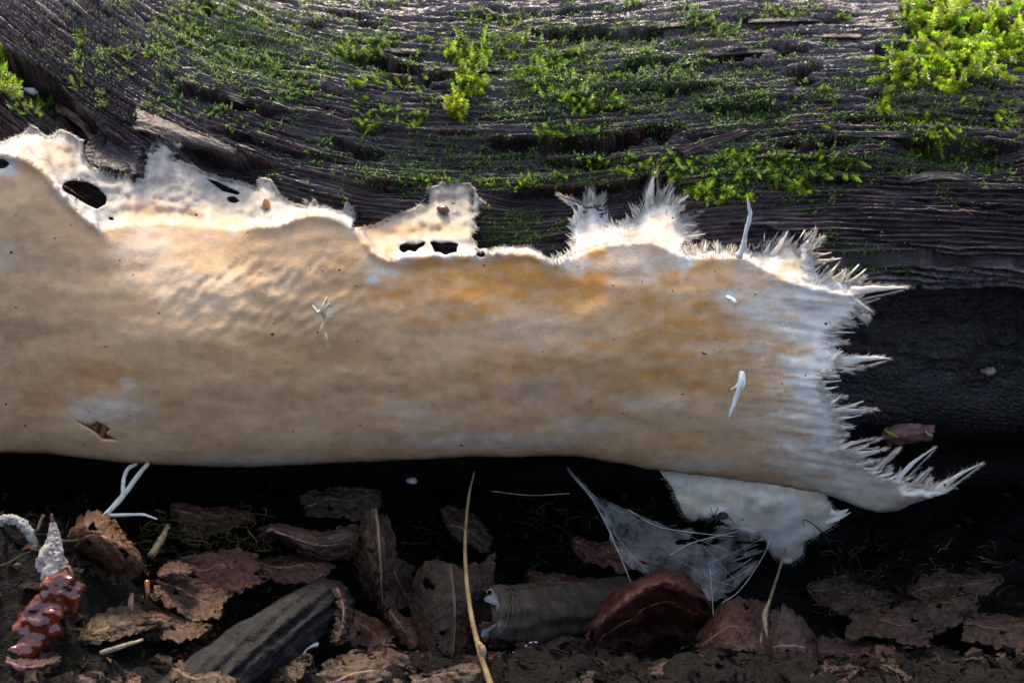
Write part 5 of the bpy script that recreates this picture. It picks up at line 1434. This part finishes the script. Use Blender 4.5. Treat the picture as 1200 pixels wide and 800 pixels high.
# countable scraps of bark and leaf
scrap_mesh = []
for k in range(6):
    n = 7
    r = np.random.RandomState(1200 + k)
    u, v = np.meshgrid(np.linspace(-1, 1, n), np.linspace(-1, 1, 6))
    wv = (1 - .55 * np.abs(u) ** 2) * (1 + .25 * r.normal(0, 1, u.shape))
    Z = .35 * u ** 2 * r.uniform(-1, 1) + .4 * v ** 2 * r.uniform(-1, 1) + .12 * r.normal(0, 1, u.shape)
    V0 = np.stack([u, v * .55 * wv, Z * .6], -1).reshape(-1, 3)
    Vv = np.concatenate([V0, V0 - np.array([0, 0, .07])]); Fv = grid_faces(6, n); m_ = 6 * n
    ee = np.concatenate([Fv[:, [0, 1]], Fv[:, [1, 2]], Fv[:, [2, 3]], Fv[:, [3, 0]]])
    _, inv, cnt = np.unique(np.sort(ee, 1), axis=0, return_inverse=True, return_counts=True); be = ee[cnt[inv.ravel()] == 1]
    cl = [(.17,.08,.05),(.24,.15,.08),(.13,.075,.07),(.28,.12,.05),(.19,.13,.09),(.10,.06,.045)][k]
    o = mk('litter_scrap', Vv, np.concatenate([Fv, Fv[:, ::-1] + m_, np.stack([be[:, 1], be[:, 0], be[:, 0] + m_, be[:, 1] + m_], -1)]), M_LEAF, None, np.array(cl) * .4 * (1 + .3 * r.normal(0, 1, (len(Vv), 1))))
    scrap_mesh.append(o.data); bpy.data.objects.remove(o)
def place(mesh, name, x, y, size, label, cat, group, tilt=.6, lift=.002, r=random):
    o = bpy.data.objects.new(name, mesh); COL.objects.link(o)
    z = float(ground_h(np.array(x), np.array(y))) + lift
    o.location = (x, y, z); o.rotation_euler = (r.gauss(0, tilt), r.gauss(0, tilt), r.uniform(0, 6.28)); o.scale = (size, size, size)
    return tag(o, label, cat, group)
rr = random.Random(9)
for k in range(14):
    x = rr.uniform(-.205, -.085); y = rr.uniform(-.125, -.04)
    place(scrap_mesh[rr.randrange(6)], 'litter_scrap', x, y, rr.uniform(.002, .0055), 'small brown leaf scrap in the litter heap around the jelly fungus', 'leaf scrap', 'leaf scraps on the heap', .6, .003, rr)
for k in range(12):
    x = rr.uniform(-.07, .2); y = rr.uniform(-.115, -.03)
    place(scrap_mesh[rr.randrange(6)], 'litter_scrap', x, y, rr.uniform(.002, .006), 'small dark leaf scrap on the shaded ground below the log', 'leaf scrap', 'leaf scraps in the shade', .5, .002, rr)
for k, (x, y, s) in enumerate([(168,770,8),(185,776,9),(196,788,10),(212,772,7),(176,792,8),(205,796,7)]):
    p = at(x, y, -112)
    o = bpy.data.objects.new('rotten_crumb', scrap_mesh[3]); COL.objects.link(o); o.location = p; o.scale = (s * PX,) * 3; o.rotation_euler = (rr.uniform(0, 3), rr.uniform(0, 3), rr.uniform(0, 6)); o.color = (1, 1, 1, 1)
    tag(o, 'orange rotten wood crumb beside the thick dark stick', 'crumb', 'orange crumbs by the stick')
tw = []
for k in range(4):
    r = np.random.RandomState(1300 + k)
    q = np.cumsum(r.normal(0, .12, (7, 3)), 0) * np.array([0, 1, .6]) + np.stack([np.linspace(-1, 1, 7), np.zeros(7), np.zeros(7)], 1)
    V, F = tube(crspline(q, 14), np.interp(np.linspace(0, 1, 14), [0, .5, 1], [.07, .06, .025]), 6, .3, 1310 + k, lf=4)
    o = mk('twiglet', V, F, M_TWIG, None, np.broadcast_to(np.array([(.3,.2,.12),(.22,.12,.07),(.4,.3,.2),(.14,.08,.05)][k]) * .45, (len(V), 3))); tw.append(o.data); bpy.data.objects.remove(o)
for k in range(12):
    x = rr.uniform(-.205, -.09); y = rr.uniform(-.125, -.05)
    place(tw[rr.randrange(4)], 'twiglet', x, y, rr.uniform(.004, .011), 'thin brown twiglet in the litter heap around the jelly fungus', 'twig', 'twiglets on the heap', .35, .004, rr)
for k in range(8):
    x = rr.uniform(-.08, .2); y = rr.uniform(-.11, -.02)
    place(tw[rr.randrange(4)], 'twiglet', x, y, rr.uniform(.004, .013), 'thin dark twiglet on the shaded ground below the log', 'twig', 'twiglets in the shade', .3, .003, rr)

def crumbs():
    n = 34000
    x = RS.uniform(-.24, .24, n); y = RS.uniform(-.14, .10, n)
    z = ground_h(x, y) + RS.uniform(0, .0025, n)
    c0 = np.stack([x, y, z], 1)
    D = norm(RS.normal(0, 1, (n, 3)) * np.array([1, 1, .5])); E = norm(np.cross(D, RS.normal(0, 1, (n, 3)))); N = np.cross(D, E)
    L = (RS.rand(n) ** 4 * .003 + .0004)[:, None]; W = L * (.05 + .55 * RS.rand(n, 1) ** 1.5)
    Q = np.stack([c0 - D * L, c0 + E * W + N * W * .3, c0 + D * L, c0 - E * W + N * W * .3, c0 - N * W * .5], 1).reshape(-1, 3)
    i = np.arange(n)[:, None] * 5
    F = np.concatenate([i + np.array([f]) for f in ([0, 1, 2], [0, 2, 3], [0, 4, 1], [1, 4, 2], [2, 4, 3], [3, 4, 0])])
    pal = np.array([(.12,.06,.035),(.2,.12,.07),(.07,.04,.03),(.28,.19,.11),(.16,.06,.035),(.05,.04,.03),(.04,.06,.015)])
    c = pal[RS.randint(0, len(pal), n)] * (.05 + .55 * RS.rand(n, 1) ** 3) * (1 - .8 * sst(-.1, -.02, x))[:, None]  # crumbs darken towards the right, ground shade put into the colour
    tag(mk('leaf_mould', Q, F, M_MOULD, None, np.repeat(c, 5, 0), False), 'crumbly dark leaf mould covering the ground', 'leaf mould', None, 'stuff')
crumbs()
def tangle(label, box, n, col, seed):
    r = np.random.RandomState(seed); m = MB()
    for k in range(n):
        x = r.uniform(box[0], box[1]); y = r.uniform(box[2], box[3]); d = r.uniform(box[4], box[5])
        q = np.array([(x, y, d)]) + np.cumsum(r.normal(0, 1, (5, 3)) * np.array([9, 6, 3]), 0)
        V, F = tube(pxpath(q, 10), np.linspace(.0003, .0001, 10), 4)
        m.add(V, F, np.array(col) * r.uniform(.1, .6))
    tag(m.build('withered_moss', M_MOSS), label, 'moss', None, 'stuff')
tangle('tangle of withered olive moss in the dark beside the white rootlet', (180, 300, 598, 690, -60, -30), 150, (.16,.13,.035), 1401)
tangle('faint withered moss on the ground in the dark corner', (950, 1210, 640, 790, -60, -20), 170, (.035,.03,.012), 1402)
tangle('faint withered moss under the log behind the leaves', (400, 760, 590, 700, -20, 10), 130, (.09,.08,.03), 1403)

# ================================================================== COBWEB AND SPIDER
wctrl = [[(664,546,-22),(700,578,-28),(735,598,-32),(790,612,-34),(850,616,-36),(905,622,-32)],[(684,570,-28),(712,608,-38),(742,640,-46),(790,648,-50),(850,652,-48),(900,640,-40)],[(716,610,-40),(726,650,-50),(758,676,-58),(800,690,-60),(846,704,-58),(884,664,-48)]]
web = empty('cobweb', at(790, 690, -55), 'dusty torn cobweb sheet slung between the log and the red leaf', 'cobweb')
V, F, P, uv = patch(wctrl, 50, 40, .00008, .02, 4, .25, 131, tears=.4)
mk('silk_sheet', local(V, web), F, M_WEB, web, None)
r = np.random.RandomState(77)
for k in range(18):
    a = (r.randint(0, 40), r.randint(0, 50)); b = (int(np.clip(a[0] + r.normal(0, 14), 0, 39)), int(np.clip(a[1] + r.normal(0, 18), 0, 49)))
    if a == b: continue
    A, B = P[a], P[b]; M = (A + B) / 2 + np.array([0, -.0006, r.uniform(-.0012, .0002)])
    V, F = tube(crspline(np.array([A, M, B]), 8), .000035, 3)
    mk('silk_thread', local(V, web), F, M_STRAND, web, np.broadcast_to((.5, .5, .46), (len(V), 3)))
for p, rr_ in (([(735,596,-34),(770,616,-38),(815,624,-40),(860,628,-40)], .00010), ([(785,650,-50),(810,636,-46),(840,628,-44),(866,622,-42)], .00009), ([(664,546,-24),(696,588,-34),(722,640,-48),(740,684,-58)], .00009), ([(905,622,-34),(895,650,-44),(868,690,-56),(846,706,-60)], .00008), ([(832,666,-52),(834,690,-58),(836,720,-66)], .00007), ([(575,575,-20),(620,580,-22),(668,578,-24)], .00007)):
    q = pxpath(p, 20); V, F = tube(q, rr_, 5, .5, 140)
    mk('silk_cable', local(V, web), F, M_STRAND, web, np.broadcast_to((.5, .48, .38), (len(V), 3)))
spd = empty('spider', at(843, 606, -36), 'tiny dark spider hanging below the pale lobe', 'spider')
dk = np.array((.03, .028, .02))
for nm, x, y, r_ in (('abdomen', 847, 604, 6), ('head', 838, 606, 4)):
    path = pxpath([(x - r_, y, -36), (x, y, -36.5), (x + r_, y, -36)], 10)
    V, F = tube(path, r_ * PX * .8 * np.sqrt(np.clip(np.sin(np.linspace(.15, 3.0, 10)), 0, 1)), 10)
    mk(nm, local(V, spd), F, M_TWIG, spd, np.broadcast_to(dk, (len(V), 3)))
for s in (-1, 1):
    for k in range(4):
        x0 = 841 + (k - 1.5) * 2.5 * 1; dx = s * (7 + 3 * k) * (.6 + .2 * k)
        V, F = tube(pxpath([(x0, 606, -36), (x0 + dx * .45, 604 - 3 + k * 2 - (s > 0) * 2, -37.5), (x0 + dx * .8, 598 + k * 5, -37), (x0 + dx, 594 + k * 7, -36)], 10), .00016, 4)
        mk('leg', local(V, spd), F, M_TWIG, spd, np.broadcast_to(dk, (len(V), 3)))
